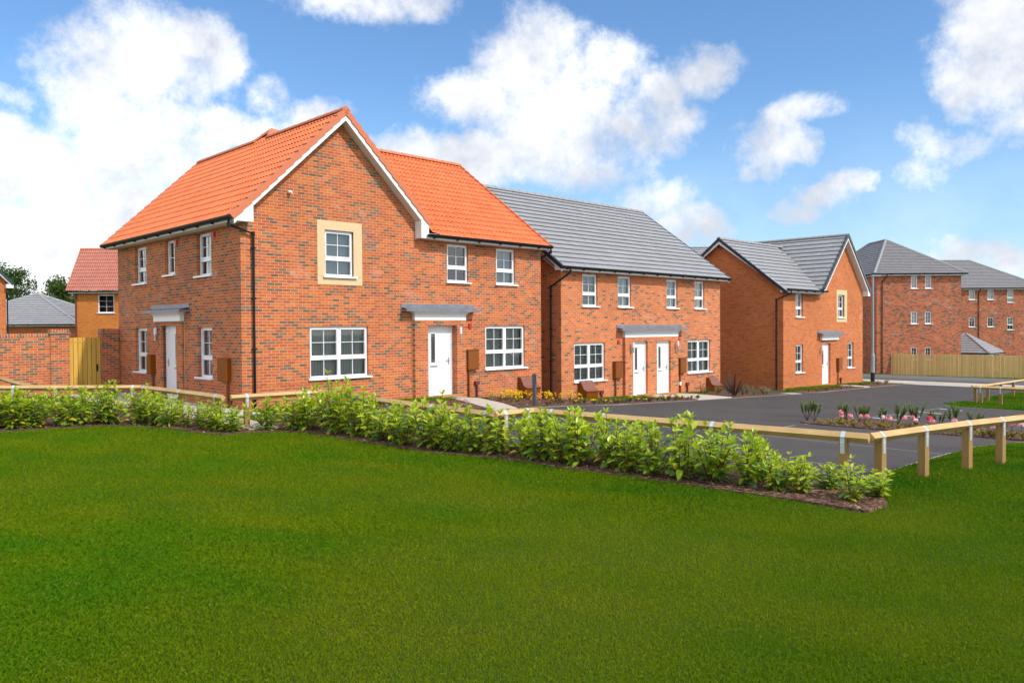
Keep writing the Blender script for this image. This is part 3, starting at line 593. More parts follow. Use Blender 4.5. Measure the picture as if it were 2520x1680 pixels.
# ------------------------------------------------------------------ house with the orange pantile roof (local frame: x=s, y=t)
FLW=lambda x,y,w:Wall((x,y,0),(1,0,0),(0,-1,0))
def house_one():
    H=thing('brick_house','red multi brick house with bright orange pantile roof and stone framed window in its gable','house',ORG,ROT)
    fw_=Wall((0,0,0),(1,0,0),(0,-1,0)); lw=Wall((0,0,0),(0,1,0),(-1,0,0))
    rw=Wall((10.8,0,0),(0,1,0),(1,0,0)); bw=Wall((0,8.75,0),(1,0,0),(0,1,0))
    mb=MB()
    fo=[(1.89,3.73,.72,2.1),(8.2,10.0,.72,2.1),(2.37,3.27,3.46,4.70),(6.63,7.49,3.46,4.62),(8.7,9.56,3.46,4.62)]
    gab=[(0,4.95),(2.88,7.75),(5.75,4.96),(5.76,4.78),(10.8,4.78)]
    wall_mesh(mb,fw_,0,5.29,-1.2,gab,[fo[0],fo[2]]); wall_mesh(mb,fw_,5.29,7.28,2.281,gab,[o for o in (fo[3],) if 0]+[(6.63,7.28,3.46,4.62)])
    wall_mesh(mb,fw_,7.28,10.8,-1.2,[(7.28,4.78),(10.8,4.78)],[fo[1],fo[4],(7.28,7.49,3.46,4.62)])
    wall_mesh(mb,lw,0,8.75,-1.2,[(0,4.78),(8.75,4.78)],[(1.7,2.60,.76,2.1),(6.28,7.26,.76,2.1),(6.28,7.22,3.47,4.6),(4.1,4.80,3.62,4.62),(1.69,2.60,3.48,4.62),(3.93,5.03,.05,2.16)],.13)
    wall_mesh(mb,rw,0,8.75,-1.2,[(0,4.78),(4.375,8.0),(8.75,4.78)],[]); wall_mesh(mb,bw,0,10.8,-1.2,[(0,4.8),(2.88,7.75),(5.75,4.9),(10.8,4.78)],[])
    # projecting porch piers
    def pier(w,a,b,oa,ob,za,zt,rev):
        pw=Wall(w.p(0,0,.12),w.u,w.n); wall_mesh(mb,pw,a,b,-1.2,[(a,2.28),(b,2.28)],[(oa,ob,za,zt)],rev)
        for uu,sg in ((a,-1),(b,1)):
            q=[(uu,-1.2,0),(uu,-1.2,.12),(uu,2.28,.12),(uu,2.28,0)]; w.quad(mb,q if sg<0 else q[::-1])
    pier(fw_,5.29,7.28,5.78,6.90,.0,2.12,.3); 
    # string courses: one brick course standing slightly proud
    for z in (.605,3.345,2.36):
        if z==2.36: 
            fw_.box(mb,1.75,3.9,2.345,2.42,.0,.006); fw_.box(mb,8.05,10.2,2.345,2.42,.0,.006); continue
        fw_.box(mb,0,5.28,z,z+.075,0,.006) if z<1 else fw_.box(mb,0,10.8,z,z+.075,0,.006)
        if z<1: fw_.box(mb,7.29,10.8,z,z+.075,0,.006)
        lw.box(mb,0,3.4,z,z+.075,0,.006) if z<1 else lw.box(mb,0,8.75,z,z+.075,0,.006)
        if z<1: lw.box(mb,5.5,8.75,z,z+.075,0,.006)
    mb.build('wall',M['brick1'],H)
    lp=MB()
    pw=Wall((-.06,0,0),(0,1,0),(-1,0,0)); wall_mesh(lp,pw,3.50,5.45,-1.2,[(3.5,2.28),(5.45,2.28)],[(3.93,5.03,.05,2.16)],.2)
    lw.quad(lp,[(3.5,-1.2,0),(3.5,-1.2,.06),(3.5,2.28,.06),(3.5,2.28,0)]); lw.quad(lp,[(5.45,-1.2,.06),(5.45,-1.2,0),(5.45,2.28,0),(5.45,2.28,.06)]); lp.build('porch_pier',M['brick1'],H)
    mj=MB(); fw_.box(mj,5.275,5.288,-1.,2.28,0,.008); mj.build('movement_joint',M['stone'],H); mj=MB(); lw.box(mj,3.475,3.492,-1.,2.28,0,.008); mj.build('movement_joint',M['stone'],H)
    window(H,fw_,*fo[0],cols=2,blind='vertical'); window(H,fw_,*fo[1],cols=2,blind='dim'); window(H,fw_,*fo[2],blind='vertical'); window(H,fw_,*fo[3],blind=None); window(H,fw_,*fo[4],blind='dim')
    window(H,lw,1.7,2.60,.76,2.1,rev=.13,blind='venetian'); window(H,lw,6.28,7.26,.76,2.1,rev=.13,blind='full'); window(H,lw,6.28,7.22,3.47,4.6,rev=.13,blind='venetian'); window(H,lw,1.69,2.60,3.48,4.62,rev=.13,blind='full')
    window(H,lw,4.1,4.80,3.62,4.62,rev=.13,style='one',bars=(1,2,1),blind='full')
    po=MB(); lw.box(po,1.95,2.3,1.12,1.5,-.17,-.165); po.build('notice',M['poster'],H)
    st=MB(); 
    for q in ((2.14,3.55,4.70,4.95),(2.14,2.37,3.46,4.70),(3.27,3.55,3.46,4.70),(2.14,3.55,3.23,3.455)): fw_.box(st,*q,-.1 if q[2]>3.4 else -.02,.012)
    st.build('stone_surround',M['stone'],H)
    door(H,fw_,5.78,6.90,0,2.12,-.12); door(H,lw,3.93,5.03,.05,2.16,-.10)
    canopy(H,fw_,4.87,7.69,5.29,7.28); canopy(H,lw,3.10,5.88,3.50,5.45)
    meterbox(H,fw_,7.33,.73,1.34,-.3); meterbox(H,lw,.60,.72,1.29,-.1,.50); meterbox(H,lw,5.62,.70,1.28,-.1,.34)
    lamp(H,fw_,7.06,2.06); lamp(H,lw,5.30,2.10)
    alarm(H,fw_,7.47,2.03); alarm(H,lw,3.86,4.42); alarm(H,lw,1.42,4.44); vent(H,fw_,7.70,.24,-.6)
    cm=MB(); cm.tube([(1.33,-.0,5.58),(1.33,-.09,5.57)],.045,10); cm.tube([(1.33,-.09,5.57),(1.35,-.13,5.55)],.035,10); cm.build('flue_terminal',M['white'],H,True)
    # roofs
    c44=1/math.sqrt(1+.97**2); s44=.97*c44; k=.726; c36=1/math.sqrt(1+k*k); s36=k*c36
    zr=7.90; zw=8.20
    nl=Vector((-s44,0,c44)); nr=Vector((s44,0,c44)); nf=Vector((0,-s36,c36)); nb=Vector((0,s36,c36))
    PR=(2.88,0,zr); PW=(0,4.375,zw)
    L=3.22/c44
    slope((-.34,-.30,zr-.97*3.22),(0,1,0),(c44,0,s44),9.36,L,'pan',M['pantile'],H)
    slope((2.60,3.4,zr-.97*.28),(0,1,0),(c44,0,s44),2.0,.62/c44,'pan',M['pantile'],H,[(Vector(PW)+nf*.05,nf),(Vector(PW)+nb*.05,nb),((0,0,zr-.02),(0,0,-1))])
    slope((5.78,-.30,zr-.97*2.90),(0,1,0),(-c44,0,s44),9.36,2.90/c44,'pan',M['pantile'],H)
    cl=[(Vector(PR)+nr*-.01,-nr),(Vector((2.88,0,zr))+nl*.03,nl)]
    slope((2.9,-.36,zw-k*4.735),(1,0,0),(0,c36,s36),8.02,4.735/c36,'pan',M['pantile'],H,cl)
    slope((2.9,9.11,zw-k*4.735),(1,0,0),(0,-c36,s36),8.02,4.735/c36,'pan',M['pantile'],H,cl)
    ridge(H,(2.88,-.33,zr+.05),(2.88,4.0,zr+.05),M['ridge']); ridge(H,(2.88,4.76,zr+.05),(2.88,9.08,zr+.05),M['ridge']); ridge(H,(3.16,4.375,zw+.06),(10.94,4.375,zw+.06),M['ridge'])
    ridge(H,(2.86,3.86,zr+.03),(3.16,4.375,zw+.06),M['ridge'],name='hip_tile'); ridge(H,(2.86,4.89,zr+.03),(3.16,4.375,zw+.06),M['ridge'],name='hip_tile')
    zt=lambda x:zr-.97*abs(x-2.88)
    verge(H,(-.36,-.30,zt(-.36)),(2.88,-.30,zt(2.88)),(0,1,0),M['ridge']); verge(H,(5.76,-.30,zt(5.76)),(2.88,-.30,zt(2.88)),(0,1,0),M['ridge'])
    verge(H,(-.36,9.06,zt(-.36)),(2.88,9.06,zt(2.88)),(0,-1,0),M['ridge'],.03)
    verge(H,(10.93,-.36,zw-k*4.735),(10.93,4.375,zw),(-1,0,0),M['ridge'],.03)
    pts=[(-.30,4.80),(2.88,7.845),(5.70,5.11)]; barge(H,pts,-.30,-.275,.20)
    bx=MB()
    bx.hexa([(-.30,-.298,4.68),(.20,-.298,4.68),(.20,0,4.68),(-.30,0,4.68)],[(-.30,-.298,4.70),(.20,-.298,5.12),(.20,0,5.12),(-.30,0,4.70)])
    bx.build('box_end',M['fascia'],H); bx=MB()
    bx.hexa([(5.42,-.298,4.68),(5.70,-.298,4.68),(5.70,0,4.68),(5.42,0,4.68)],[(5.42,-.298,5.18),(5.70,-.298,4.93),(5.70,0,4.93),(5.42,0,5.18)]); bx.build('box_end',M['fascia'],H)
    sf=MB(); 
    sf.hexa([(-.28,-.275,4.66),(2.88,-.275,7.66),(2.88,0,7.66),(-.28,0,4.66)][:4],[(-.28,-.275,4.675),(2.88,-.275,7.675),(2.88,0,7.675),(-.28,0,4.675)])
    sf.hexa([(2.88,-.275,7.66),(5.70,-.275,4.925),(5.70,0,4.925),(2.88,0,7.66)],[(2.88,-.275,7.675),(5.70,-.275,4.94),(5.70,0,4.94),(2.88,0,7.675)])
    sf.box(-.29,0,.0,9.05,4.672,4.69); sf.box(5.70,10.88,-.29,0,4.672,4.69); sf.build('soffit',M['soffit'],H)
    fa=MB(); fa.box(-.315,-.29,-.275,9.06,4.67,4.83); fa.build('fascia_board',M['fascia'],H); fa=MB(); fa.box(5.705,10.90,-.315,-.29,4.67,4.83); fa.build('fascia_board',M['fascia'],H)
    barge(H,[(-.30,4.83),(4.375,8.11),(9.0,4.83)],10.885,10.91,.2,'y')
    gutter(H,(-.385,-.32,4.80),(-.385,9.10,4.80),(-1,0,0)); gutter(H,(5.62,-.385,4.80),(10.98,-.385,4.80),(0,-1,0))
    downpipe(H,[(-.385,-.18,4.74),(-.385,-.18,4.58),(.30,-.07,4.42),(.30,-.07,-.06)])
    downpipe(H,[(10.9,-.385,4.74),(10.9,-.385,4.6),(10.87,.35,4.3),(10.87,.35,-.6)])
    return H
house_one()

def grey_gable(H,x0,x1,y0,y1,ze,zr,axis,tile,k,over=.30,clips=(),verges='both',vmat='verge_dark'):
    """two slopes meeting at a ridge along `axis` ('x' or 'y'); ze tile height at the eave line, zr at the ridge"""
    if axis=='x':
        ym=(y0+y1)/2; hw=ym-y0; c=1/math.sqrt(1+k*k); s=k*c; L=hw/c
        a=slope((x0,y0,zr-k*hw),(1,0,0),(0,c,s),x1-x0,L,'flat',tile,H,clips); b=slope((x0,y1,zr-k*hw),(1,0,0),(0,-c,s),x1-x0,L,'flat',tile,H,clips)
        if verges in('both','left'): verge(H,(x0,y0,zr-k*hw),(x0,ym,zr),(1,0,0),M[vmat],.07,.13,plain_=True); verge(H,(x0,y1,zr-k*hw),(x0,ym,zr),(1,0,0),M[vmat],.07,.13,plain_=True)
        if verges in('both','right'): verge(H,(x1,y0,zr-k*hw),(x1,ym,zr),(-1,0,0),M[vmat],.02,.10,plain_=True)
def house_two():
    H=thing('brick_house','orange red brick semi detached pair, grey roof, two white doors under one canopy','house',W(11.83,0)*1.0,ROT)
    H.location.z=-.64
    Wd,Dp=10.6,8.9; fw_=Wall((0,0,0),(1,0,0),(0,-1,0)); lw=Wall((0,0,0),(0,1,0),(-1,0,0)); rw=Wall((Wd,0,0),(0,1,0),(1,0,0)); bw=Wall((0,Dp,0),(1,0,0),(0,1,0))
    k=.72; zr=8.26; ym=Dp/2
    g=[(.69,2.44,.72,2.1),(8.0,9.77,.72,2.1)]; u=[(1.17,2.02,3.45,4.62),(3.24,4.07,3.45,4.62),(6.46,7.25,3.45,4.62),(8.53,9.31,3.45,4.62)]
    mb=MB(); top=[(0,4.78),(Wd,4.78)]
    wall_mesh(mb,fw_,0,3.53,-1,top,[g[0],u[0],(3.24,3.53,3.45,4.62)],uo=.07); wall_mesh(mb,fw_,3.53,7.12,2.281,top,[(3.53,4.07,3.45,4.62),(6.46,7.12,3.45,4.62)],uo=.07)
    wall_mesh(mb,fw_,7.12,Wd,-1,top,[g[1],u[3],(7.12,7.25,3.45,4.62)],uo=.07)
    gt=[(0,4.78),(ym,8.05),(Dp,4.78)]; wall_mesh(mb,lw,0,Dp,-1,gt,[]); wall_mesh(mb,rw,0,Dp,-1,gt,[]); wall_mesh(mb,bw,0,Wd,-1,top,[])
    pw=Wall((0,-.12,0),(1,0,0),(0,-1,0)); wall_mesh(mb,pw,3.53,7.12,-1,[(3.53,2.28),(7.12,2.28)],[(4.03,4.98,0,2.1),(5.6,6.57,0,2.1)],.3)
    fw_.quad(mb,[(3.53,-1,0),(3.53,-1,.12),(3.53,2.28,.12),(3.53,2.28,0)]); fw_.quad(mb,[(7.12,-1,.12),(7.12,-1,0),(7.12,2.28,0),(7.12,2.28,.12)])
    for z in (.605,3.345):
        lw.box(mb,0,Dp,z,z+.075,0,.006)
        if z>1: fw_.box(mb,0,Wd,z,z+.075,0,.006)
        else: fw_.box(mb,0,3.52,z,z+.075,0,.006); fw_.box(mb,7.13,Wd,z,z+.075,0,.006)
    fw_.box(mb,.45,2.7,2.345,2.42,0,.006); fw_.box(mb,7.8,10.0,2.345,2.42,0,.006)
    mb.build('wall',M['brick2'],H)
    window(H,fw_,*g[0],cols=2,blind='venetian'); window(H,fw_,*g[1],cols=2,blind='vertical'); window(H,fw_,*u[0],blind='venetian'); window(H,fw_,*u[1],blind='full'); window(H,fw_,*u[2],blind='vertical'); window(H,fw_,*u[3],blind='vertical')
    door(H,fw_,4.03,4.98,0,2.1,-.0); door(H,fw_,5.6,6.57,0,2.1,-.0); canopy(H,fw_,3.14,7.56,3.53,7.12)
    meterbox(H,fw_,2.90,.74,1.36,-.3); meterbox(H,fw_,7.24,.74,1.36,-.3)
    alarm(H,fw_,3.18,2.04); alarm(H,fw_,7.28,2.03); pwl=Wall((0,-.12,0),(1,0,0),(0,-1,0)); lamp(H,pwl,3.88,2.08); lamp(H,pwl,6.92,2.10); vent(H,fw_,2.10,.20,-.3); vent(H,fw_,7.82,.20,-.3)
    wb=MB(); fw_.box(wb,7.27,7.39,.24,.38,.001,.09); wb.build('cable_box',M['white'],H)
    grey_gable(H,-.33,Wd+.25,-.38,Dp+.38,0,zr,'x',M['slate'],k)
    ridge(H,(-.33,ym,zr+.02),(Wd+.25,ym,zr+.02),M['ridge_grey'])
    barge(H,[(-.32,4.80),(ym,8.14),(Dp+.32,4.80)],-.31,-.285,.18,'y'); barge(H,[(-.32,4.80),(ym,8.14),(Dp+.32,4.80)],Wd+.20,Wd+.225,.18,'y')
    bx=MB(); bx.hexa([(-.307,-.32,4.68),(-.02,-.32,4.68),(-.02,.0,4.68),(-.307,.0,4.68)],[(-.307,-.32,4.70),(-.02,-.32,4.70),(-.02,0,4.93),(-.307,0,4.93)]); bx.build('box_end',M['fascia'],H)
    fa=MB(); fa.box(-.285,Wd+.22,-.315,-.29,4.67,4.83); fa.build('fascia_board',M['fascia'],H)
    sf=MB(); sf.box(0,Wd+.2,-.29,0,4.672,4.69)
    sf.hexa([(-.285,0,4.72),(0,0,4.72),(0,ym,7.93),(-.285,ym,7.93)],[(-.285,0,4.735),(0,0,4.735),(0,ym,7.945),(-.285,ym,7.945)]); sf.build('soffit',M['soffit'],H)
    gutter(H,(-.30,-.385,4.81),(Wd+.27,-.385,4.81),(0,-1,0)); downpipe(H,[(.08,-.385,4.74),(.08,-.385,4.60),(-.07,.43,4.12),(-.07,.43,.0)])
    return H
house_two()

def house_three():
    H=thing('brick_house','plain orange brick house with grey roof and steep front gable beside the lamp column','house',W(26.83,-.78),ROT); H.location.z=-.98
    Wd,Dp=9.42,6.55; fw_=Wall((0,0,0),(1,0,0),(0,-1,0)); lw=Wall((0,0,0),(0,1,0),(-1,0,0)); rw=Wall((Wd,0,0),(0,1,0),(1,0,0)); bw=Wall((0,Dp,0),(1,0,0),(0,1,0))
    k=.776; ym=Dp/2; zr=7.43; xg=6.78; zg=7.86; kg=1.0
    ops=[(1.29,2.09,.72,2.1),(7.40,8.2,.72,2.1),(1.29,2.07,3.46,4.62),(6.14,6.97,3.46,4.66),(4.25,5.24,0,2.1)]
    mb=MB(); wall_mesh(mb,fw_,0,Wd,-1,[(0,4.78),(3.9,4.78),(3.91,zg-kg*(xg-3.91)-.12),(xg,zg-.12),(Wd,zg-kg*(Wd-xg)-.12)],ops,.12)
    gt=[(0,4.78),(ym,zr-.14),(Dp,4.78)]; wall_mesh(mb,lw,0,Dp,-1,gt,[]); wall_mesh(mb,rw,0,Dp,-1,[(0,4.9),(Dp,4.9)],[]); wall_mesh(mb,bw,0,Wd,-1,[(0,4.78),(3.9,4.78),(xg,zg-.2),(Wd,5.0)],[])
    for z in (.605,3.345): 
        lw.box(mb,0,Dp,z,z+.075,0,.006)
        if z>1: fw_.box(mb,0,5.95,z,z+.075,0,.006); fw_.box(mb,7.33,Wd,z,z+.075,0,.006)
        else: fw_.box(mb,0,4.24,z,z+.075,0,.006); fw_.box(mb,5.25,Wd,z,z+.075,0,.006)
    fw_.box(mb,1.1,2.3,2.345,2.42,0,.006); mb.build('wall',M['brick3'],H)
    window(H,fw_,*ops[0],rev=.12,blind='venetian'); window(H,fw_,*ops[1],rev=.12,blind='vertical'); window(H,fw_,*ops[2],rev=.12,blind='full'); window(H,fw_,*ops[3],rev=.12,blind='venetian')
    st=MB()
    for q in ((5.97,7.30,4.66,4.92),(5.97,6.14,3.46,4.66),(6.97,7.30,3.46,4.66),(5.97,7.30,3.21,3.455)): fw_.box(st,*q,-.1 if q[2]>3.4 else -.02,.012)
    st.build('stone_surround',M['stone'],H)
    door(H,fw_,4.25,5.24,0,2.1,-.13); canopy(H,fw_,3.69,6.45,4.0,6.05,.12); meterbox(H,fw_,5.95,.66,1.28,-.3,.46); lamp(H,fw_,4.0,1.95); vent(H,fw_,6.35,.12,-.2)
    c=1/math.sqrt(1+k*k); s=k*c; cg=1/math.sqrt(1+kg*kg); sg=kg*cg; hw=ym+.38
    nfr=Vector((0,-s,c)); ngl=Vector((-sg,0,cg)); ngr=Vector((sg,0,cg)); PG=Vector((xg,0,zg)); PM=Vector((0,ym,zr))
    cl=[(PG+ngl*-.0,-ngl)]
    # main front slope stays only where it lies above the left gable slope
    slope((-.33,-.38,zr-k*hw),(1,0,0),(0,c,s),6.0,hw/c,'flat',M['slate'],H,cl); slope((-.33,Dp+.38,zr-k*hw),(1,0,0),(0,-c,s),6.0,hw/c,'flat',M['slate'],H,cl)
    wl=xg-3.80; slope((3.80,-.32,zg-kg*wl),(0,1,0),(cg,0,sg),Dp+.6,wl/cg,'flat',M['slate'],H,[((0,-.32,0),(0,-1,0))]); wr=Wd+.32-xg; slope((Wd+.32,-.32,zg-kg*wr),(0,1,0),(-cg,0,sg),Dp+.6,wr/cg,'flat',M['slate'],H)
    verge(H,(-.33,-.38,zr-k*hw),(-.33,ym,zr),(1,0,0),M['verge_dark'],.07,.13,plain_=True); verge(H,(-.33,Dp+.38,zr-k*hw),(-.33,ym,zr),(1,0,0),M['verge_dark'],.07,.13,plain_=True)
    verge(H,(3.80,-.32,zg-kg*wl),(xg,-.32,zg),(0,1,0),M['verge_dark'],.07,.13,.34); verge(H,(Wd+.32,-.32,zg-kg*wr),(xg,-.32,zg),(0,1,0),M['verge_dark'],.07,.13,plain_=True)
    ridge(H,(-.33,ym,zr+.02),(6.3,ym,zr+.02),M['ridge_grey']); ridge(H,(xg,-.32,zg+.02),(xg,Dp+.28,zg+.02),M['ridge_grey'])
    barge(H,[(-.32,4.76),(ym,zr-.10),(Dp+.32,4.76)],-.31,-.285,.17,'y'); barge(H,[(3.82,zg-.10-kg*(xg-3.82)),(xg,zg-.10),(Wd+.30,zg-.10-kg*(Wd+.30-xg))],-.30,-.275,.17)
    bx=MB(); bx.hexa([(-.307,-.32,4.64),(-.02,-.32,4.64),(-.02,0,4.64),(-.307,0,4.64)],[(-.307,-.32,4.66),(-.02,-.32,4.66),(-.02,0,4.86),(-.307,0,4.86)])
    bx.build('box_end',M['fascia'],H); bx=MB()
    bx.hexa([(Wd,-.298,4.66),(Wd+.30,-.298,4.66),(Wd+.30,0,4.66),(Wd,0,4.66)],[(Wd,-.298,4.98),(Wd+.30,-.298,4.76),(Wd+.30,0,4.76),(Wd,0,4.98)]); bx.build('box_end',M['fascia'],H)
    sf=MB(); zs=lambda x:zg-.29-kg*abs(x-xg)
    for a,b in ((3.82,xg),(xg,Wd+.28)): sf.hexa([(a,-.275,zs(a)),(b,-.275,zs(b)),(b,0,zs(b)),(a,0,zs(a))],[(a,-.275,zs(a)+.015),(b,-.275,zs(b)+.015),(b,0,zs(b)+.015),(a,0,zs(a)+.015)])
    sf.box(0,3.8,-.29,0,4.672,4.69); sf.build('soffit',M['soffit'],H)
    fa=MB(); fa.box(-.285,3.95,-.315,-.29,4.67,4.80); fa.build('fascia_board',M['fascia'],H)
    gutter(H,(-.30,-.385,4.79),(4.02,-.385,4.79),(0,-1,0)); downpipe(H,[(.05,-.385,4.72),(.05,-.385,4.58),(-.07,.32,4.28),(-.07,.32,-.2)])
    return H
house_three()

# ------------------------------------------------------------------ far buildings (axes parallel to the world ones)
def hip_roof(H,x0,x1,y0,y1,ze,zr,tile,ov=.35,ends=None,rmat='ridge_grey'):
    """hipped roof over a rectangle; ends = the two ridge ends (front/left one first)"""
    x0-=ov;x1+=ov;y0-=ov;y1+=ov
    if ends is None:
        ym=(y0+y1)/2; hw=ym-y0; ends=((x0+hw,ym),(x1-hw,ym)) if x1-x0>y1-y0 else (((x0+x1)/2,y0+(x1-x0)/2),((x0+x1)/2,y1-(x1-x0)/2))
    A,B=ends; h=zr-ze; ks=(h/(A[1]-y0),h/(y1-B[1]),h/(A[0]-x0),h/(x1-B[0]))
    dirs=(Vector((0,1,0)),Vector((0,-1,0)),Vector((1,0,0)),Vector((-1,0,0))); org=(Vector((x0,y0,ze)),Vector((x0,y1,ze)),Vector((x0,y0,ze)),Vector((x1,y0,ze)))
    al=(X,X,Y,Y); W_=(x1-x0,x1-x0,y1-y0,y1-y0); ns=[]
    for k,d in zip(ks,dirs): c=1/math.sqrt(1+k*k); ns.append((-d*k*c)+Z*c)
    for i in range(4):
        c=1/math.sqrt(1+ks[i]**2); cl=[(org[j]+ns[j]*.02,ns[j]) for j in range(4) if j!=i]
        slope(org[i],al[i],dirs[i]*c+Z*ks[i]*c,W_[i],h/ks[i]/c,'flat',tile,H,cl)
    rm=M[rmat]
    if (Vector(A)-Vector(B)).length>.3: ridge(H,(*A,zr+.03),(*B,zr+.03),rm)
    for cx,cy in ((x0,y0),(x0,y1),(x1,y0),(x1,y1)):
        e=min((A,B),key=lambda q:(q[0]-cx)**2+(q[1]-cy)**2); ridge(H,(cx,cy,ze+.03),(*e,zr+.03),rm,name='hip_tile')
def block(H,x0,x1,y0,y1,zb,ze,brick,fops=(),rev=.1,win=None):
    fw_=Wall((x0,y0,0),(1,0,0),(0,-1,0)); mb=MB()
    wall_mesh(mb,fw_,0,x1-x0,zb,[(0,ze),(x1-x0,ze)],[o[:4] for o in fops],rev)
    for o,u,n,L in (((x0,y0,0),(0,1,0),(-1,0,0),y1-y0),((x1,y0,0),(0,1,0),(1,0,0),y1-y0),((x0,y1,0),(1,0,0),(0,1,0),x1-x0)): wall_mesh(mb,Wall(o,u,n),0,L,zb,[(0,ze),(L,ze)],[])
    mb.build('wall',brick,H)
    for o in fops: window(H,fw_,*o[:4],style=o[4],bars=o[5],blind=o[6],rev=rev)
    fa=MB(); e=.33
    for q in ((x0-e,x1+e,y0-e,y0-e+.025),(x0-e,x0-e+.025,y0-e+.025,y1+e),(x1+e-.025,x1+e,y0-e+.025,y1+e)): fa.box(*q,ze-.14,ze+.04)
    fa.box(x0-e,x1+e,y0-e+.03,y1+e,ze-.13,ze-.115); fa.build('fascia_board',M['fascia'],H)
    gutter(H,(x0-e,y0-e-.07,ze+.02),(x1+e,y0-e-.07,ze+.02),(0,-1,0),1.2); gutter(H,(x0-e-.07,y0-e,ze+.02),(x0-e-.07,y1+e,ze+.02),(-1,0,0),1.2); gutter(H,(x1+e+.07,y0-e,ze+.02),(x1+e+.07,y1+e,ze+.02),(1,0,0),1.2)
def far_blocks():
    H=thing('apartment_block','three storey brown red brick block with hipped roof rising directly behind the board fence','building',(31.28,68,-2.2))
    ze=8.62
    ops=[(x,x+.57,z,z+1.07,'one',(2,3,1),f) for x,z,f in ((2.95,7.38,'full'),(4.15,7.38,'full'),(2.95,4.35,'full'),(4.15,4.35,None),(2.95,1.28,None),(4.15,1.28,None))]
    block(H,0,7.25,0,14,-.5,ze,M['brick4'],ops); hip_roof(H,0,7.25,0,14,ze+.05,12.2,M['slate_brown'],.35,((3.62,6.0),(3.62,9.5)))
    downpipe(H,[(.72,-.40,8.6),(.72,-.40,8.4),(.46,-.06,8.0),(.46,-.06,-.3)])
    H2=thing('apartment_block','far brick apartment block at the right edge, behind the low hipped store','building',(46.8,87,-2.4))
    o=[]
    for a in (3.35,5.39,):
        for z in (7.18,4.2): o.append((a,a+.70,z,z+1.07,'one',(2,3 if z<5 else 2,1),'full' if z>5 else None))
    for z in (6.87,3.88): o.append((7.56,8.26,z,z+1.37,'std',(2,2,1),'full' if z>5 else None))
    block(H2,0,11.3,0,10,-.5,8.42,M['brick4'],o); hip_roof(H2,0,11.3,0,10,8.47,11.9,M['slate_brown'],.35,((1.5,5),(6.2,5)))
    downpipe(H2,[(4.4,-.40,8.4),(4.4,-.40,8.3),(4.4,-.07,8.0),(4.4,-.07,1.0)])
    a1=Wall((0,0,0),(1,0,0),(0,-1,0)); alarm(H2,a1,6.5,7.95); alarm(H2,a1,6.5,5.1)
    S=thing('brick_store','low brick store whose small hipped grey roof just shows over the board fence','outbuilding',(42.1,70.3,-2.3),ROT)
    block(S,0,3.8,0,4.4,0,1.78,M['brick4']); hip_roof(S,0,3.8,0,4.4,1.84,3.5,M['slate'],.3,((1.8,2.1),(1.8,2.3)))
    B=thing('brick_house','house of which only a grey roof shows between semi detached pair and orange brick gable','house',(9.0,58,-1.4))
    block(B,0,13,0,9,0,6.2,M['brick2']); hip_roof(B,0,13,0,9,6.25,9.65,M['slate'],.4)
    B2=thing('apartment_block','block glimpsed as grey hipped roof between steep front gable and nearer apartment block','building',(26,77,-2.2))
    block(B2,0,11,0,9,0,9.3,M['brick4']); hip_roof(B2,0,11,0,9,9.35,12.7,M['slate_brown'],.4)
    # left background
    O=thing('brick_house','small plain orange brick house with weathered red pantile roof beyond the timber gate','house',(-33.6,61,.2))
    block(O,0,8.5,0,8,-.5,4.85,M['brick5'],[(1.76,3.03,3.2,4.6,'one',(2,3,1),None)]);
    k=1.55; c=1/math.sqrt(1+k*k)
    slope((-.5,-.35,4.9),(1,0,0),(0,c,k*c),9.4,2.2/c,'pan',M['pantile_far'],O); slope((-.5,8.3,4.9),(1,0,0),(0,-.8,.6),9.4,7.9,'pan',M['pantile_far'],O,[((0,0,8.25),(0,0,1)),((0,1.9,0),(0,-1,0))])
    ridge(O,(-.5,1.88,8.32),(8.9,1.88,8.32),M['ridge']); rd=MB(); rd.tube([(.12,-.06,4.7),(.12,-.06,-.3)],.05,8); rd.build('downpipe',M['vent'],O,True)
    Gg=thing('garage','small brick garage with hipped grey tile roof beyond the garden wall','garage',(-49,67,.3))
    block(Gg,0,12.3,0,9,-.5,2.28,M['brick3']); hip_roof(Gg,0,12.3,0,9,2.34,5.1,M['slate'],.3,((6.3,4.4),(6.3,4.6)))
    Lh=thing('brick_house','orange brick gable end with dark green verge, cut off at the left edge','house',Vector((-28.7,45,.2))-Fv*8.65,ROT)
    Wl=8.65; fwl=Wall((0,0,0),(1,0,0),(0,-1,0)); mb=MB(); zr=9.4; kk=1.05
    wall_mesh(mb,fwl,0,Wl,-.5,[(0,4.7),(Wl/2,zr),(Wl,4.7)],[]); wall_mesh(mb,Wall((Wl,0,0),(0,1,0),(1,0,0)),0,9,-.5,[(0,4.7),(9,4.7)],[]); wall_mesh(mb,Wall((0,0,0),(0,1,0),(-1,0,0)),0,9,-.5,[(0,4.7),(9,4.7)],[]); mb.build('wall',M['brick3'],Lh)
    cc=1/math.sqrt(1+1.087**2); ss=1.087*cc
    slope((Wl+.35,-.3,4.52),(0,1,0),(-cc,0,ss),9.5,(Wl/2+.35)/cc,'flat',M['slate'],Lh); slope((-.35,-.3,4.52),(0,1,0),(cc,0,ss),9.5,(Wl/2+.35)/cc,'flat',M['slate'],Lh)
    verge(Lh,(Wl+.35,-.3,4.52),(Wl/2,-.3,9.6),(0,1,0),M['green_verge'],.08,.14,plain_=True); barge(Lh,[(Wl/2,9.45),(Wl+.33,4.5)],-.28,-.25,.2)
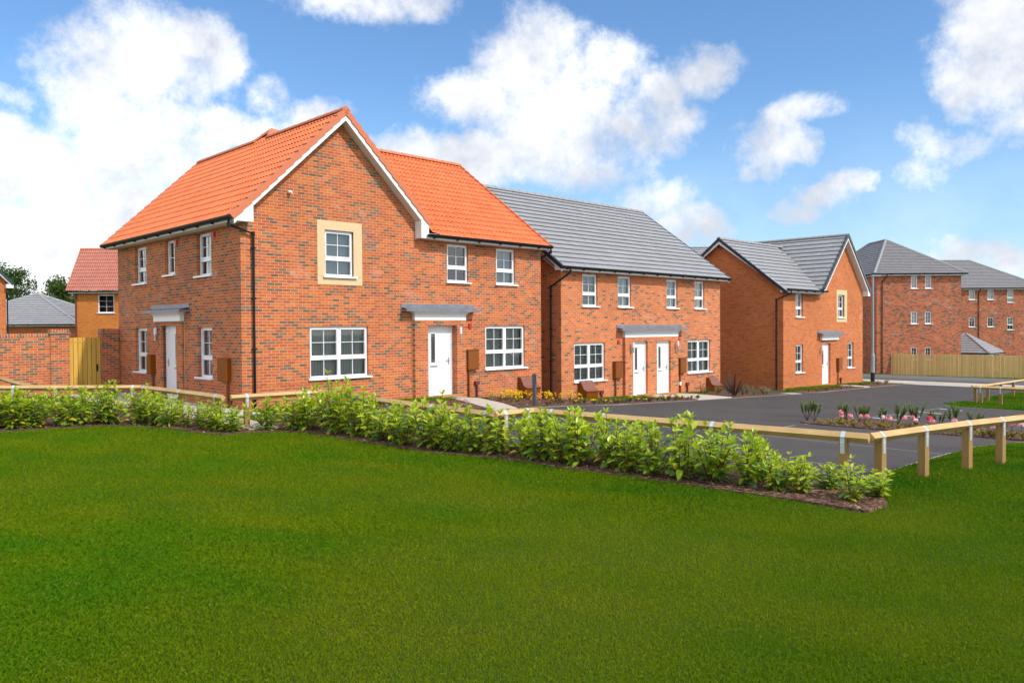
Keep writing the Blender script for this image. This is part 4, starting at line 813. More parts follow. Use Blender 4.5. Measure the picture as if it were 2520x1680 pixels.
    bx=MB(); bx.box(Wl-.02,Wl+.33,-.29,0,4.28,4.5); bx.build('box_end',M['fascia'],Lh); downpipe(Lh,[(Wl+.3,-.1,4.3),(Wl+.3,-.1,4.2),(Wl+.06,-.06,4.0),(Wl+.06,-.06,-.3)])
far_blocks()

# ------------------------------------------------------------------ ground
def drape(name,poly,dz,mat,world=False,kind='structure',edge=0):
    """flat polygon in street (s,t) coordinates laid on the sloping ground"""
    if world: poly=[ST(*p) for p in poly]
    bm=bmesh.new(); vs=[bm.verts.new((a,b,0)) for a,b in poly]; f=bm.faces.new(vs)
    bmesh.ops.triangulate(bm,faces=[f])
    lo,hi=min(p[0] for p in poly),max(p[0] for p in poly)
    for s,_ in BP:
        if lo<s<hi: bmesh.ops.bisect_plane(bm,geom=bm.verts[:]+bm.edges[:]+bm.faces[:],plane_co=(s,0,0),plane_no=(1,0,0),dist=1e-5)
    bmesh.ops.triangulate(bm,faces=bm.faces[:])
    uvl=bm.loops.layers.uv.new('UV')
    for fc in bm.faces:
        for l in fc.loops: l[uvl].uv=(l.vert.co.x,l.vert.co.y)
    for v in bm.verts: v.co=W(v.co.x,v.co.y,dz)
    bmesh.ops.recalc_face_normals(bm,faces=bm.faces[:])
    for fc in bm.faces:
        if fc.normal.z<0: fc.normal_flip()
    if edge:                                       # a skirt so that raised sheets have a thickness
        be=[e for e in bm.edges if e.is_boundary]; r=bmesh.ops.extrude_edge_only(bm,edges=be)
        for v in [g for g in r['geom'] if isinstance(g,bmesh.types.BMVert)]: v.co.z-=edge
    me=bpy.data.meshes.new(name); bm.to_mesh(me); bm.free(); me.materials.append(mat)
    o=bpy.data.objects.new(name,me); col.objects.link(o)
    if kind: o['kind']=kind
    return o
drape('ground',[(-390,-390),(850,-390),(850,600),(-390,600)],0,M['lawn'])
ROAD=[(1.55,-14.6),(14,-14.62),(21.35,-14.6),(21.38,-9.9),(22.5,-9.2),(40,-8.8),(40,-2.95),(36.5,-2.8),(32.65,-2.71),(29,-2.66),(26.6,-2.68),(25.6,-2.6),(25.05,-2.0),(25.0,6.5),(22.9,6.5),(22.9,-2.6),(22.5,-3.12),(18.3,-2.86),(15.97,-2.78),(12.4,-2.7),(10.3,-3.02),(7.8,-3.85),(6.0,-4.45),(4.5,-4.3),(2.6,-3.95),(1.0,-3.35),(.75,-5),(.75,-9.4),(1.3,-12)]
drape('road',ROAD,.008,M['asphalt'])
drape('cross_road',[(37.2,-60),(44.9,-60),(44.9,40),(37.2,40),(37.2,.8),(39.5,-2.0),(38.0,-3.0),(37.2,-2.9)],.012,M['conc_road'])
drape('pavement',[(45.2,-60),(57.5,-60),(57.5,40),(45.2,40)],.10,M['pave_dark'],edge=.12)
def strip(name,pts,wd,h,mat,dz=0,world=False,kind='structure'):
    if world: pts=[ST(*p) for p in pts]
    mb=MB()
    for (a,b),(c,d) in zip(pts,pts[1:]):
        n=max(1,int(math.hypot(c-a,d-b)/1.5)); L=math.hypot(c-a,d-b); px,py=-(d-b)/L*wd/2,(c-a)/L*wd/2
        for i in range(n):
            s0,t0=a+(c-a)*i/n,b+(d-b)*i/n; s1,t1=a+(c-a)*(i+1)/n,b+(d-b)*(i+1)/n
            q=[(s0-px,t0-py),(s1-px,t1-py),(s1+px,t1+py),(s0+px,t0+py)]
            mb.hexa([W(*p,dz-.1) for p in q],[W(*p,dz+h) for p in q])
    o=mb.build(name,mat); 
    if kind: o['kind']=kind
    return o
strip('kerb',[(45.1,-60),(45.1,40)],.2,.115,M['kerb']); strip('kerb',[(46.6,-60),(46.6,40)],.1,.13,M['kerb'])
strip('kerb',[(1.6,-14.56),(14,-14.58),(21.4,-14.56),(21.43,-9.9),(22.5,-9.15),(40,-8.75)],.035,.012,M['kerb'])
strip('kerb',[(36.5,-2.76),(32.65,-2.67),(29,-2.62),(26.6,-2.64),(25.6,-2.56),(25.1,-1.96)],.05,.02,M['kerb']); strip('kerb',[(22.5,-3.08),(18.3,-2.82),(15.97,-2.74),(12.4,-2.66),(10.3,-2.98),(7.8,-3.81),(6.0,-4.41),(4.5,-4.26),(2.6,-3.91),(1.0,-3.31)],.05,.02,M['kerb'])
strip('road_edging',[(2.4,-12.2),(6.2,-10.9),(9.3,-10.15),(13.7,-9.72),(20.3,-9.75)],.035,.011,M['kerb'])
strip('road_edging',[(2.3,-14.3),(2.6,-10.2)],.025,.011,M['kerb']); strip('road_edging',[(4.7,-14.5),(4.9,-10.6)],.025,.011,M['kerb'])
for a in (14.1,15.9,17.8,19.8): strip('bay_mark',[(a,-9.85),(a-.15,-10.55)],.10,.0125,M['white'])
# beds, paths, gravel
BEDW=[(-18,15.4),(-14.5,15.6),(-12,15.4),(-9.9,15.28),(-8.98,16.0),(-8.3,16.34),(-7.53,16.22),(-6.75,15.83),(-6.04,15.26),(-5.45,14.95),(-5.05,15.3),(-4.5,15.4),(-4.02,15.2),(-3.14,14.42),(-2.34,13.62),(-1.4,12.75),(-.5,12.2),(.3,11.6),(1.08,10.87),(1.71,10.37),(2.23,9.9),(2.75,9.46),(3.22,9.05),(3.78,8.48),(4.15,8.75),(4.38,9.35),(4.2,9.75),(2.72,11.05),(.4,13.1),(-.2,12.75),(-1.35,14.1),(-3.9,17.4),(-5.3,16.6),(-6.0,16.6),(-8.7,19.3),(-12,19.1),(-18,19.1)]
drape('planting_bed',BEDW,.035,M['mulch'],True,edge=.05)
drape('planting_bed',[(.1,-3.4),(1.2,-3.2),(2.6,-3.75),(4.3,-4.1),(6.1,-1.4),(5.0,-1.25),(.3,-1.1)],.03,M['mulch'],edge=.04)
drape('planting_bed',[(5.25,-4.25),(6.0,-4.35),(7.8,-3.75),(10.3,-2.92),(12.4,-2.6),(15.97,-2.68),(16.3,-2.62),(16.9,-1.6),(14.5,-1.35),(12.2,-1.0),(10.8,-.1),(9.6,-.35),(7.7,-.55)],.03,M['mulch'],edge=.04)
drape('planting_bed',[(18.75,-2.75),(22.4,-3.0),(22.85,-2.5),(22.85,0),(20,-.1),(19.6,-.6)],.03,M['mulch'],edge=.04)
drape('planting_bed',[(25.4,-2.4),(26.6,-2.6),(29,-2.58),(31.8,-2.6),(32.0,-1.9),(30.8,-1.7),(28,-1.75),(26.6,-1.2)],.03,M['mulch'],edge=.04)
drape('planting_bed',[(32.9,-2.6),(36.4,-2.7),(38.2,-2.3),(37.6,-1.3),(33.4,-1.7)],.03,M['mulch'],edge=.04)
drape('planting_bed',[(9.35,-10.1),(9.8,-9.75),(12.9,-9.35),(13.1,-14.55),(9.95,-14.55),(9.5,-12.5),(9.15,-11)],.035,M['mulch'],edge=.04)
drape('path',[(-1.75,-3.9),(-1.15,-4.1),(-.95,-2.2),(-.95,8.4),(-1.75,8.4)],.05,M['slab'],edge=.06)
drape('path',[(5.75,-.13),(7.0,-.13),(7.45,-.5),(5.15,-4.5),(4.4,-4.4),(6.1,-.75)],.05,M['slab'],edge=.06)
drape('path',[(16.3,-2.72),(18.6,-2.78),(19.1,-.9),(18.9,-.13),(15.7,-.13),(16.9,-1.3)],.05,M['slab'],edge=.06)
drape('path',[(31.9,-2.6),(32.65,-2.6),(33.4,-.95),(32.0,-.95),(31.0,-.85),(31.0,-1.2),(32.3,-1.25)],.05,M['slab'],edge=.06)
drape('gravel_strip',[(-.93,-1.0),(-.04,-1.0),(-.04,8.4),(-.93,8.4)],.04,M['gravel'],edge=.05)
drape('slab_apron',[(23.1,-3.0),(24.1,-3.0),(24.25,-2.7),(24.0,-2.45),(23.1,-2.5)],.03,M['slab'],edge=.03)
for nm,(a,b),w_,d_,ang,lb in (('doormat',(5.95,-.60),.75,.45,0,'brown coir doormat in front of the white door under the larger gable house canopy'),('doormat',(16.05,-.55),.7,.42,0,'coir doormat at the left white door of the semi detached pair'),('doormat',(17.6,-.55),.7,.42,0,'coir doormat at the right white door of the semi detached pair')):
    mb=MB(); mb.box(0,w_,0,d_,0,.025); o=mb.build(nm,M['coir']); o.location=W(a,b,.052 if a<10 else .056); o.location.z+=.0; o.rotation_euler=(0,0,ROT); tag(o,lb,'doormat')

# ------------------------------------------------------------------ knee rail fences (square rail set on its corner, strapped to square posts)
def knee_rail(name,label,runs,posts,skip=(),zr=.70,world=True):
    """runs: polylines of the rail ridge in world x,y; posts: (x,y,dx,dy) direction of the rail over it"""
    x0,y0=runs[0][0]; H=thing(name,label,'fence',(x0,y0,gz(x0,y0))); o=H.location.copy()
    for run in runs:
        mb=MB(); r=.062
        for (a,b),(c,d) in zip(run,run[1:]):
            A=Vector((a,b,gz(a,b)+zr-r))-o; B=Vector((c,d,gz(c,d)+zr-r))-o; dr=(B-A).normalized(); sd=dr.cross(Z).normalized(); u=sd.cross(dr)
            prof=[sd*r,u*r,-sd*r,-u*r]; mb.prism(prof,A-dr*.012,B+dr*.012)
        mb.build('rail',M['rail'],H)
    for x,y,dx,dy in posts:
        L=math.hypot(dx,dy); d=Vector((dx/L,dy/L,0)); sd=d.cross(Z); h=.05; b=Vector((x,y,gz(x,y)))-o
        m=MB(); zt=zr-.115
        for sg in (-1,1):                          # body with a V notch on top
            pass
        P=lambda a,s_,z:b+d*a*h+sd*s_*h+Z*z
        m.face([P(-1,1,-.3),P(-1,-1,-.3),P(-1,-1,zr-.062),P(-1,0,zr-.125),P(-1,1,zr-.062)],[(0,-.3),(.1,-.3),(.1,.64),(.05,.58),(0,.64)])
        m.face([P(1,-1,-.3),P(1,1,-.3),P(1,1,zr-.062),P(1,0,zr-.125),P(1,-1,zr-.062)],[(0,-.3),(.1,-.3),(.1,.64),(.05,.58),(0,.64)])
        for sg in (-1,1):
            q=[P(-sg,sg,-.3),P(sg,sg,-.3),P(sg,sg,zr-.062),P(-sg,sg,zr-.062)]; m.face(q[::-1],[(.1,-.3),(0,-.3),(0,.64),(.1,.64)][::-1] if 0 else [(0,.64),(.1,.64),(.1,-.3),(0,-.3)])
            m.face([P(-1,0,zr-.125),P(1,0,zr-.125),P(1,sg,zr-.062),P(-1,sg,zr-.062)] if sg>0 else [P(1,0,zr-.125),P(-1,0,zr-.125),P(-1,sg,zr-.062),P(1,sg,zr-.062)])
        m.build('post',M['post'],H)
        s=MB(); w=.027; e=.066; C=b+Z*(zr-.062)    # strap over the rail and down both faces
        for sg in (-1,1):
            top=C+Z*e; side=C+sd*sg*e; low=b+sd*sg*(h+.004)+Z*(zr-.27)
            s.face([top-d*w,top+d*w,side+d*w,side-d*w] if sg<0 else [top+d*w,top-d*w,side-d*w,side+d*w])
            s2=C+sd*sg*(h+.004)-Z*.012; s.face([side-d*w,side+d*w,s2+d*w,s2-d*w] if sg<0 else [side+d*w,side-d*w,s2-d*w,s2+d*w])
            q=[low-d*w,low+d*w,s2+d*w,s2-d*w]; s.face(q if sg>0 else q[::-1])
            k=b+sd*sg*(h+.007)+Z*(zr-.13); t=[k-d*.012-Z*.006,k+d*.012-Z*.006,k+d*.012+Z*.006,k-d*.012+Z*.006]; s.face(t if sg>0 else t[::-1],m=1)
        s.build('strap',[M['galv'],M['white']],H)
    return H
def sc(pts,k=.943): return [(a*k,b*k) for a,b in pts]
runs=[sc([(-17.5,19.85),(-12.89,19.95),(-9.48,20.2),(-7.8,18.58),(-6.22,17.0)]),sc([(-6.02,16.95),(-4.42,18.36),(-3.0,16.46),(-1.48,14.66),(-.29,13.19)]),
      sc([(-.30,13.28),(.38,13.85),(1.48,12.87),(2.95,11.66),(4.62,10.28)]),sc([(4.68,10.33),(5.74,11.05),(6.73,11.71),(7.59,12.3),(8.6,13.0),(10.6,14.35)])]
def dirof(run,x,y):
    best=None
    for (a,b),(c,d) in zip(run,run[1:]):
        t=max(0,min(1,((x-a)*(c-a)+(y-b)*(d-b))/((c-a)**2+(d-b)**2))); q=(a+(c-a)*t,b+(d-b)*t); e=(q[0]-x)**2+(q[1]-y)**2
        if best is None or e<best[0]: best=(e,q,(c-a,d-b))
    return (*best[1],*best[2])
pp=[(0,p) for p in sc([(-15.2,19.9),(-12.58,19.98),(-11.54,20.01),(-9.67,20.16),(-9.3,20.05),(-7.8,18.58),(-6.45,17.2)])]+[(1,p) for p in sc([(-5.75,17.15),(-4.67,18.1),(-4.25,18.15),(-3.0,16.46),(-1.48,14.66),(-.45,13.37)])]+[(2,p) for p in sc([(-.14,13.42),(.25,13.74),(.67,13.58),(1.48,12.87),(2.95,11.66),(4.38,10.47)])]+[(3,p) for p in sc([(4.85,10.47),(5.74,11.05),(6.73,11.71),(7.59,12.3),(8.55,12.97),(9.6,13.67)])]
knee_rail('knee_rail_fence','long low timber knee rail zigzagging behind the laurel hedge and onto the right lawn',runs,[dirof(runs[i],*p) for i,p in pp])
def stl(pts): return [tuple(W(*p)[:2]) for p in pts]
r2=[stl([(24.0,-9.75),(24.0,-10.6),(23.95,-12.4),(23.9,-14.2)]),stl([(24.05,-9.65),(27.07,-9.42),(29.9,-9.4),(33.5,-9.35),(36.5,-9.3)])]
ps=[(0,q) for q in stl([(24.0,-9.95),(24.0,-10.6),(23.97,-11.4),(23.93,-12.9)])]+[(1,q) for q in stl([(24.6,-9.6),(26.9,-9.43),(28.9,-9.4),(30.9,-9.39),(33.2,-9.35),(35.5,-9.31)])]
knee_rail('knee_rail_fence','short cornered timber knee rail on the small lawn at the right, across the parking bays',r2,[dirof(r2[i],*p) for i,p in ps])
r3=[sc([(-16.6,25.4),(-15.89,24.56),(-14.06,22.31),(-12.3,20.35)])]
knee_rail('knee_rail_fence','knee rail running back towards the garden wall at the far left',r3,[dirof(r3[0],*p) for p in sc([(-16.2,24.95),(-14.06,22.31)])])

# ------------------------------------------------------------------ garden wall, gate and board fence (local frame of the street)
gw=thing('garden_wall','red brick garden wall with brick on edge coping and two gate pillars, left of the orange roofed house','wall',W(0,8.7),ROT)
def coursed(nm,x0,x1,y0,y1,z0,z1,mat,par): m=MB(); m.box(x0,x1,y0,y1,z0,z1); return m.build(nm,mat,par)
coursed('wall_panel',-9,-2.02,0,.215,-.6,1.83,M['brickwall'],gw); 
m=MB(); w_=Wall((0,-.005,0),(1,0,0),(0,-1,0)); w_.box(m,-9,-2.02,1.83,1.95,-.225,0); m.build('coping',M['soldier'],gw)
for a,b in ((-2.02,-1.49),(-.56,-.02)):
    coursed('pillar',a,b,-.05,.28,-.6,1.93,M['brickwall'],gw); coursed('creasing_tile',a-.03,b+.03,-.08,.31,1.93,1.965,M['kerb'],gw)
    m=MB(); w_=Wall((0,-.045,0),(1,0,0),(0,-1,0)); w_.box(m,a+.005,b-.005,1.965,2.08,-.315,0); m.build('pillar_coping',M['soldier'],gw)
gt=thing('garden_gate','yellow treated timber boarded gate between the two brick pillars','gate',W(-1.49,8.75),ROT)
m=MB(); n=7; wd=.93/n
for i in range(n): m.box(i*wd+.004,(i+1)*wd-.010,0,.022,-.05 ,1.80+(i%3)*.004)
m.box(.01,.92,.0225,.03,-.04,1.79,1)  # dark backing sheet added so the gaps between boards look shaded
m.build('boards',[M['gate'],M['stem']],gt); m=MB(); m.box(0,.93,.023,.07,1.6,1.7); m.box(0,.93,.023,.07,.15,.25); m.box(.0,.93,-.012,-.001,1.66,1.685); m.build('ledge',M['gate'],gt)
m=MB(); m.box(.80,.84,-.03,-.001,.72,.94); m.build('handle',M['black'],gt)
fn=thing('board_fence','tall pale feather edge board fence across the road in front of the apartment blocks','fence',W(61.9,8.4),ROT)
m=MB(); t=0.0; rf=random.Random(5)
while t<22:
    w0=.12; h=1.82+rf.uniform(-.008,.008); d=rf.uniform(0,.014); m.box(-.02-d,-.0,-t-w0+.006,-t-.012,.06,h); t+=.125
m.build('boards',M['fence'],fn); m=MB(); m.box(-.03,0.02,-22,0,-.1,.06); m.box(.0,.05,-22,0,.5,.58); m.box(.0,.05,-22,0,1.5,1.58); m.build('gravel_board',M['fence'],fn)
for i in range(8): m=MB(); m.box(.002,.1,-i*3-.1,-i*3,-.3,1.84); m.build('post',M['fence'],fn)

# ------------------------------------------------------------------ street furniture
lp=thing('street_lamp','tall galvanised street lamp column beside the orange brick house','lamp post',W(39.6,-.05))
m=MB(); m.tube([(0,0,.55),(0,0,1.55)],.115,14); m.tube([(0,0,1.55),(0,0,1.75)],.115,14,caps=False,r1=.07); m.tube([(0,0,1.75),(0,0,6.2)],.072,14,r1=.055); m.build('column',M['galv_pole'],lp,True)
m=MB(); m.tube([(0,0,-.2),(0,0,.55)],.118,14); m.build('base_band',M['black'],lp,True)
m=MB(); m.tube([(0,0,6.2),(0,0,6.32)],.075,12); m.box(-.09,.42,-.10,.10,6.30,6.38); m.build('lantern',M['galv_pole'],lp)
def bollard(loc,lb):
    b=thing('bollard',lb,'bollard',loc,ROT+.5); m=MB(); m.box(-.075,.075,-.04,.04,-.2,.62); m.box(-.075,-.045,-.04,.04,.62,.84); m.box(.045,.075,-.04,.04,.62,.84); m.box(-.075,.075,-.04,.04,.84,.88); m.build('bollard_body',M['anthracite'],b)
    m=MB(); m.box(-.02,.02,-.02,.02,.62,.64); m.build('light',M['steel'],b)
bollard(W(6.55,-3.75),'dark grey slotted bollard light by the yellow flowers and pale path'); bollard(W(20.6,-1.5),'dark grey bollard light beside the dark spiky plant')
ml=thing('garden_light','small black mushroom topped garden light by the corner of the big gable house','garden light',W(-.68,-.85)); m=MB(); m.tube([(0,0,0),(0,0,.33)],.018,8); m.tube([(0,0,.33),(0,0,.40)],.035,12,r1=.075); m.tube([(0,0,.40),(0,0,.425)],.085,12); m.build('garden_light_body',M['black'],ml)
def gasbox(loc,lb,h=.52):
    g=thing('gas_meter_box',lb,'meter box',loc,ROT); w0=.66
    pf=[(0,-.0),(-.42,-.0),(-.46,.22),(-.26,.32),(-.15,.60),(0,.62)]
    def sw(mb,prof,x0,x1):
        n=len(prof)
        for i in range(n):
            (y0,z0),(y1,z1)=prof[i],prof[(i+1)%n]; mb.face([(x0,y0,z0),(x1,y0,z0),(x1,y1,z1),(x0,y1,z1)][::-1])
        mb.face([(x0,y,z) for y,z in prof][::1]); mb.face([(x1,y,z) for y,z in prof][::-1])
    m=MB(); sw(m,[(0,.0),(-.38,.0),(-.42,.24),(-.26,.30),(-.12,.56),(0,.58)],0,w0); m.build('meter_housing',M['meter'],g)
    m=MB(); sw(m,[(-.43,.245),(-.46,.262),(-.29,.335),(-.15,.60),(0,.625),(0,.585),(-.125,.565),(-.265,.305)],-.015,w0+.015)
    for z,y in ((.37,-.265),(.45,-.225),(.53,-.185)): m.box(.03,w0-.03,y-.012,y+.01,z-.006,z+.006)
    m.build('lid',M['meterlid'],g)
    m=MB(); m.tube([(.12,-.14,-.35),(.12,-.14,.01)],.03,8); m.build('pipe',M['black'],g,True)
gasbox(W(9.66,-.005,.13),'brown low gas meter box with slatted lid above the yellow flowers, left of the bollard')
gasbox(W(12.72,-.005,.03),'brown gas meter box with slatted lid at the left end of the semi detached pair')
gasbox(W(21.28,-.005,.03),'brown gas meter box with slatted lid at the right end of the semi detached pair')

# ------------------------------------------------------------------ plants
def leaf(mb,cl,p,d,nrm,L,Wd,c,curl=.15,seg=3):
    """pointed leaf with a folded midrib"""
    d=d.normalized(); s=d.cross(nrm)
    if s.length<1e-3: s=d.cross(X)
    s.normalize(); n=s.cross(d); base=len(mb.v)
    ts=(0,.32,.68,1); ws=(.12,1,.85,.0); C=[];Lf=[];Rt=[]
    for t,w in zip(ts,ws):
        q=p+d*L*t-n*(curl*L*t*t); e=s*(Wd*.5*w); f=n*(Wd*.16*w); C.append(q); Lf.append(q-e+f); Rt.append(q+e+f)
    for k in range(3):
        for A in ((Lf[k],C[k],C[k+1],Lf[k+1]),(C[k],Rt[k],Rt[k+1],C[k+1])):
            if k==2: A=A[:3] if A[0] is Lf[k] else (A[0],A[1],A[3])
            mb.face(A,[(0,0)]*len(A)); cl.extend([c]*len(A))
def rd(r,a,b): return r.uniform(a,b)
def laurel_mesh(seed):
    r=random.Random(seed); lv=MB(); cl=[]; st=MB()
    for i in range(r.randint(10,13)):
        a=r.uniform(0,6.28); lean=r.uniform(.05,.75)*(1 if i else .1); h=r.choice((r.uniform(.75,1.0),r.uniform(.45,.85)))*.76*(1.08-lean*.45); b=Vector((math.cos(a)*r.uniform(0,.10),math.sin(a)*r.uniform(0,.10),0))
        bend=r.uniform(-.5,.5); path=[b+Vector((math.cos(a+bend*t)*lean*h*1.12*t**1.15,math.sin(a+bend*t)*lean*h*1.12*t**1.15,h*t)) for t in (0,.35,.7,1)]
        st.tube(path,.0085,5,r1=.0035)
        n=max(5,int(h/.045)); ph=r.uniform(0,6); warm=r.uniform(-.12,.2)
        for j in range(n):
            t=.12+.86*j/n; k=min(2,int(t*3)); q=path[k].lerp(path[k+1],min(1,max(0,(t-(0,.35,.7)[k])/(.35,.35,.3)[k]))); ph+=2.5+r.uniform(-.6,.6)
            el=-.15+.85*t+r.uniform(-.45,.45); o=Vector((math.cos(ph),math.sin(ph),0)); d=o*math.cos(el)+Z*math.sin(el); nm=(Z*math.cos(el)-o*math.sin(el)); nm=(nm+o.cross(Z)*r.uniform(-.5,.5)).normalized()
            y=max(0,min(1,(t-.15)*.95+warm+r.uniform(-.35,.4))); old=Vector((.17,.33,.03)); new=Vector((.52,.60,.02)); c=old.lerp(new,y)
            if t<.4 and r.random()<.2: c=Vector((.50,.47,.02))
            if r.random()<.10: c=Vector((.09,.20,.07))
            L=r.uniform(.12,.19)*(1-.15*t); leaf(lv,cl,q+o*.012,d,nm,L,L*r.uniform(.40,.50),c,r.uniform(-.05,.45))
        for j in range(4):
            ph+=1.57; el=r.uniform(.45,1.25); o=Vector((math.cos(ph),math.sin(ph),0)); d=o*math.cos(el)+Z*math.sin(el); L=r.uniform(.08,.13)
            leaf(lv,cl,path[-1],d,Z*math.cos(el)-o*math.sin(el),L,L*.38,Vector((.42,.50,.025)).lerp(Vector((.26,.40,.02)),r.random()),r.uniform(0,.25))
    return st,lv,cl
def make_plant(name,label,cat,st,lv,cl,matl='leaf',group=None,leafname='leaves'):
    t=thing(name,label,cat,(0,0,0),0,group)
    if st: st.build('stem',M['stem'],t,True)
    lv.build(leafname,M[matl],t,False,cols=cl); return t
HED=[(-10.42,15.71,0.76),(-9.93,15.73,0.66),(-9.89,15.78,0.71),(-9.64,16.0,0.61),(-9.21,16.31,0.71),(-8.9,16.55,0.77),(-8.44,16.72,0.82),(-7.9,16.68,0.73),(-7.54,16.57,0.71),(-7.09,16.32,0.62),(-6.7,16.22,0.51),(-6.3,16.01,0.47),(-5.97,15.64,0.53),(-5.72,15.48,0.51),(-5.36,15.33,0.44),(-5.51,15.38,0.43),(-4.88,15.73,0.52),(-4.34,15.68,0.62),(-4.02,15.61,0.76),(-3.45,15.31,0.86),(-3.31,14.97,0.9),(-2.88,14.73,0.75),(-2.61,14.5,0.62),(-2.39,14.15,0.6),(-2.09,13.96,0.61),(-1.86,13.54,0.62),(-1.44,13.32,0.71),(-1.26,13.15,0.76),(-0.96,12.83,0.68),(-0.63,12.72,0.65),(-0.28,12.46,0.61),(0.19,12.16,0.59),(0.47,11.96,0.73),(0.76,11.65,0.74),(0.98,11.4,0.75),(1.39,11.21,0.63),(1.56,10.87,0.62),(1.92,10.61,0.71),(2.21,10.31,0.71),(2.57,10.2,0.69),(2.92,9.89,0.75),(3.21,9.6,0.6),(3.42,9.4,0.61),(3.84,9.0,0.5),(-10.88,16.13,0.73),(-10.46,16.09,0.62),(-10.0,16.15,0.67),(-10.13,16.08,0.59),(-9.77,16.33,0.64),(-9.39,16.83,0.69),(-8.85,16.99,0.82),(-8.02,17.18,0.62),(-7.45,17.12,0.51),(-6.84,16.75,0.4),(-6.42,16.62,0.44),(-5.9,16.19,0.37),(-5.51,15.97,0.32),(-5.93,15.72,0.46),(-4.2,16.17,0.68),(-3.79,15.94,0.71),(-3.08,15.56,0.6),(-2.74,15.3,0.5),(-2.36,14.86,0.5),(-2.04,14.57,0.57),(-1.82,14.31,0.54),(-1.51,13.96,0.63),(-1.11,13.71,0.68),(-0.99,13.42,0.66),(-0.52,13.24,0.59),(-0.19,12.93,0.56),(0.29,12.7,0.56),(0.7,12.41,0.65),(1.07,12.08,0.67),(1.5,11.67,0.58),(1.77,11.46,0.54),(2.03,11.2,0.55),(2.5,10.76,0.52),(2.74,10.58,0.6),(3.21,10.22,0.6),(3.48,9.95,0.48),(3.88,9.64,0.35),(4.24,9.22,0.32)]
G1='laurel shrubs of the long hedge'
lab=lambda x,row:('leafy yellow green laurel shrub, %s row of the hedge %s'%(row,'left of its gap' if x<-5.2 else 'right of its gap'))
protos=[]; used=set(); allr=[s for r_ in runs for s in zip(r_,r_[1:])]
def rail_gap(x,y):
    best=(9,0,0)
    for (a,b),(c,d) in allr:
        t=max(0,min(1,((x-a)*(c-a)+(y-b)*(d-b))/((c-a)**2+(d-b)**2))); qx,qy=a+(c-a)*t,b+(d-b)*t; e=math.hypot(qx-x,qy-y)
        if e<best[0]: best=(e,qx,qy)
    return best
for i,(x,y,h) in enumerate(HED):
    e,qx,qy=rail_gap(x,y); row='front' if i<44 else 'back'
    if i>=44 and e<.22: continue
    v=i%8
    if len(protos)<8:
        o=make_plant('laurel_shrub','x','shrub',*laurel_mesh(40+len(protos)),group=G1); protos.append(o)
    else: o=dup(protos[v])
    o.location=(x,y,gz(x,y)+.03); o.rotation_euler=(0,0,random.uniform(0,6.28)); k=h/.70*(.78 if x>3.0 else 1); k*=random.uniform(.86,1.14); o.scale=(min(1.25,max(.72,k*1.08)),)*2+(k,); o['label']=lab(x,row)
# low grey green shrubs among and behind the hedge
def bushy(seed,R_,Hh,nl,ll,lw,c1,c2,stems=14):
    r=random.Random(seed); lv=MB(); cl=[]; st=MB()
    for i in range(stems):
        a=r.uniform(0,6.28); sp=r.uniform(.1,1)*R_; tip=Vector((math.cos(a)*sp,math.sin(a)*sp,Hh*r.uniform(.6,1)*(1-.35*sp/R_))); b=tip*.05; b.z=0
        mid=b.lerp(tip,.5)+Vector((0,0,Hh*.08)); st.tube([b,mid,tip],.004,4,r1=.002)
        for j in range(nl//stems):
            t=r.uniform(.25,1); q=(b.lerp(mid,t*2) if t<.5 else mid.lerp(tip,t*2-1)); ph=r.uniform(0,6.28); el=r.uniform(.0,1.2); o=Vector((math.cos(ph),math.sin(ph),0)); d=o*math.cos(el)+Z*math.sin(el)
            leaf(lv,cl,q,d,Z*math.cos(el)-o*math.sin(el),ll*r.uniform(.7,1.2),lw,Vector(c1).lerp(Vector(c2),r.random()),.1)
    return st,lv,cl
gs=[]
rr=random.Random(3)
for i,(s,t) in enumerate([(-4.6,.3),(-4.1,.9),(-3.6,1.4),(-3.2,.4),(-2.8,1.3),(-2.5,.2),(-2.7,-.8),(-2.3,-1.6),(-2.2,-2.6),(.1,-4.2),(.0,-5.0),(-.3,-5.7),(-.2,-6.6),(-.4,-7.4),(-.5,-8.3)]):
    lb='low grey green twiggy shrub behind the laurels, %s'%('before the garden wall' if i<9 else 'between knee rail and road')
    if len(gs)<3: o=make_plant('low_shrub','x','shrub',*bushy(70+i,.26,.5,420,.035,.012,(.10,.13,.07),(.22,.26,.14),22),'leafm','grey green shrubs behind the hedge'); gs.append(o)
    else: o=dup(gs[i%3])
    o.location=W(s,t,.03); o.rotation_euler=(0,0,rr.uniform(0,6)); k=rr.uniform(.8,1.25); o.scale=(k,k,k); o['label']=lb
# dwarf pines in the parking island
def pine(seed):
    r=random.Random(seed); lv=MB(); cl=[]; st=MB()
    for i in range(r.randint(4,6)):
        a=r.uniform(0,6.28); sp=r.uniform(.03,.16); h=r.uniform(.18,.30); mid=Vector((math.cos(a)*sp,math.sin(a)*sp,h)); st.tube([(0,0,0),mid],.010,5,r1=.006)
        for q in range(r.randint(3,5)):
            b=a+r.uniform(-1.3,1.3); tip=mid+Vector((math.cos(b)*r.uniform(.02,.12),math.sin(b)*r.uniform(.02,.12),r.uniform(.08,.24))); s0=mid*.7; st.tube([s0,tip],.006,4,r1=.003)
            for j in range(90):
                p=s0.lerp(tip,r.uniform(.15,1.0)); ph=r.uniform(0,6.28); el=r.uniform(-.1,1.1); o=Vector((math.cos(ph),math.sin(ph),0)); d=o*math.cos(el)+Z*math.sin(el); L=r.uniform(.04,.075)
                w=d.cross(Z).normalized()*.0045; lv.face([p-w,p+w,p+d*L],[(0,0)]*3); cl+=[Vector((.08,.16,.03)).lerp(Vector((.24,.33,.06)),r.random()**1.2)]*3
    return st,lv,cl
pr=[]
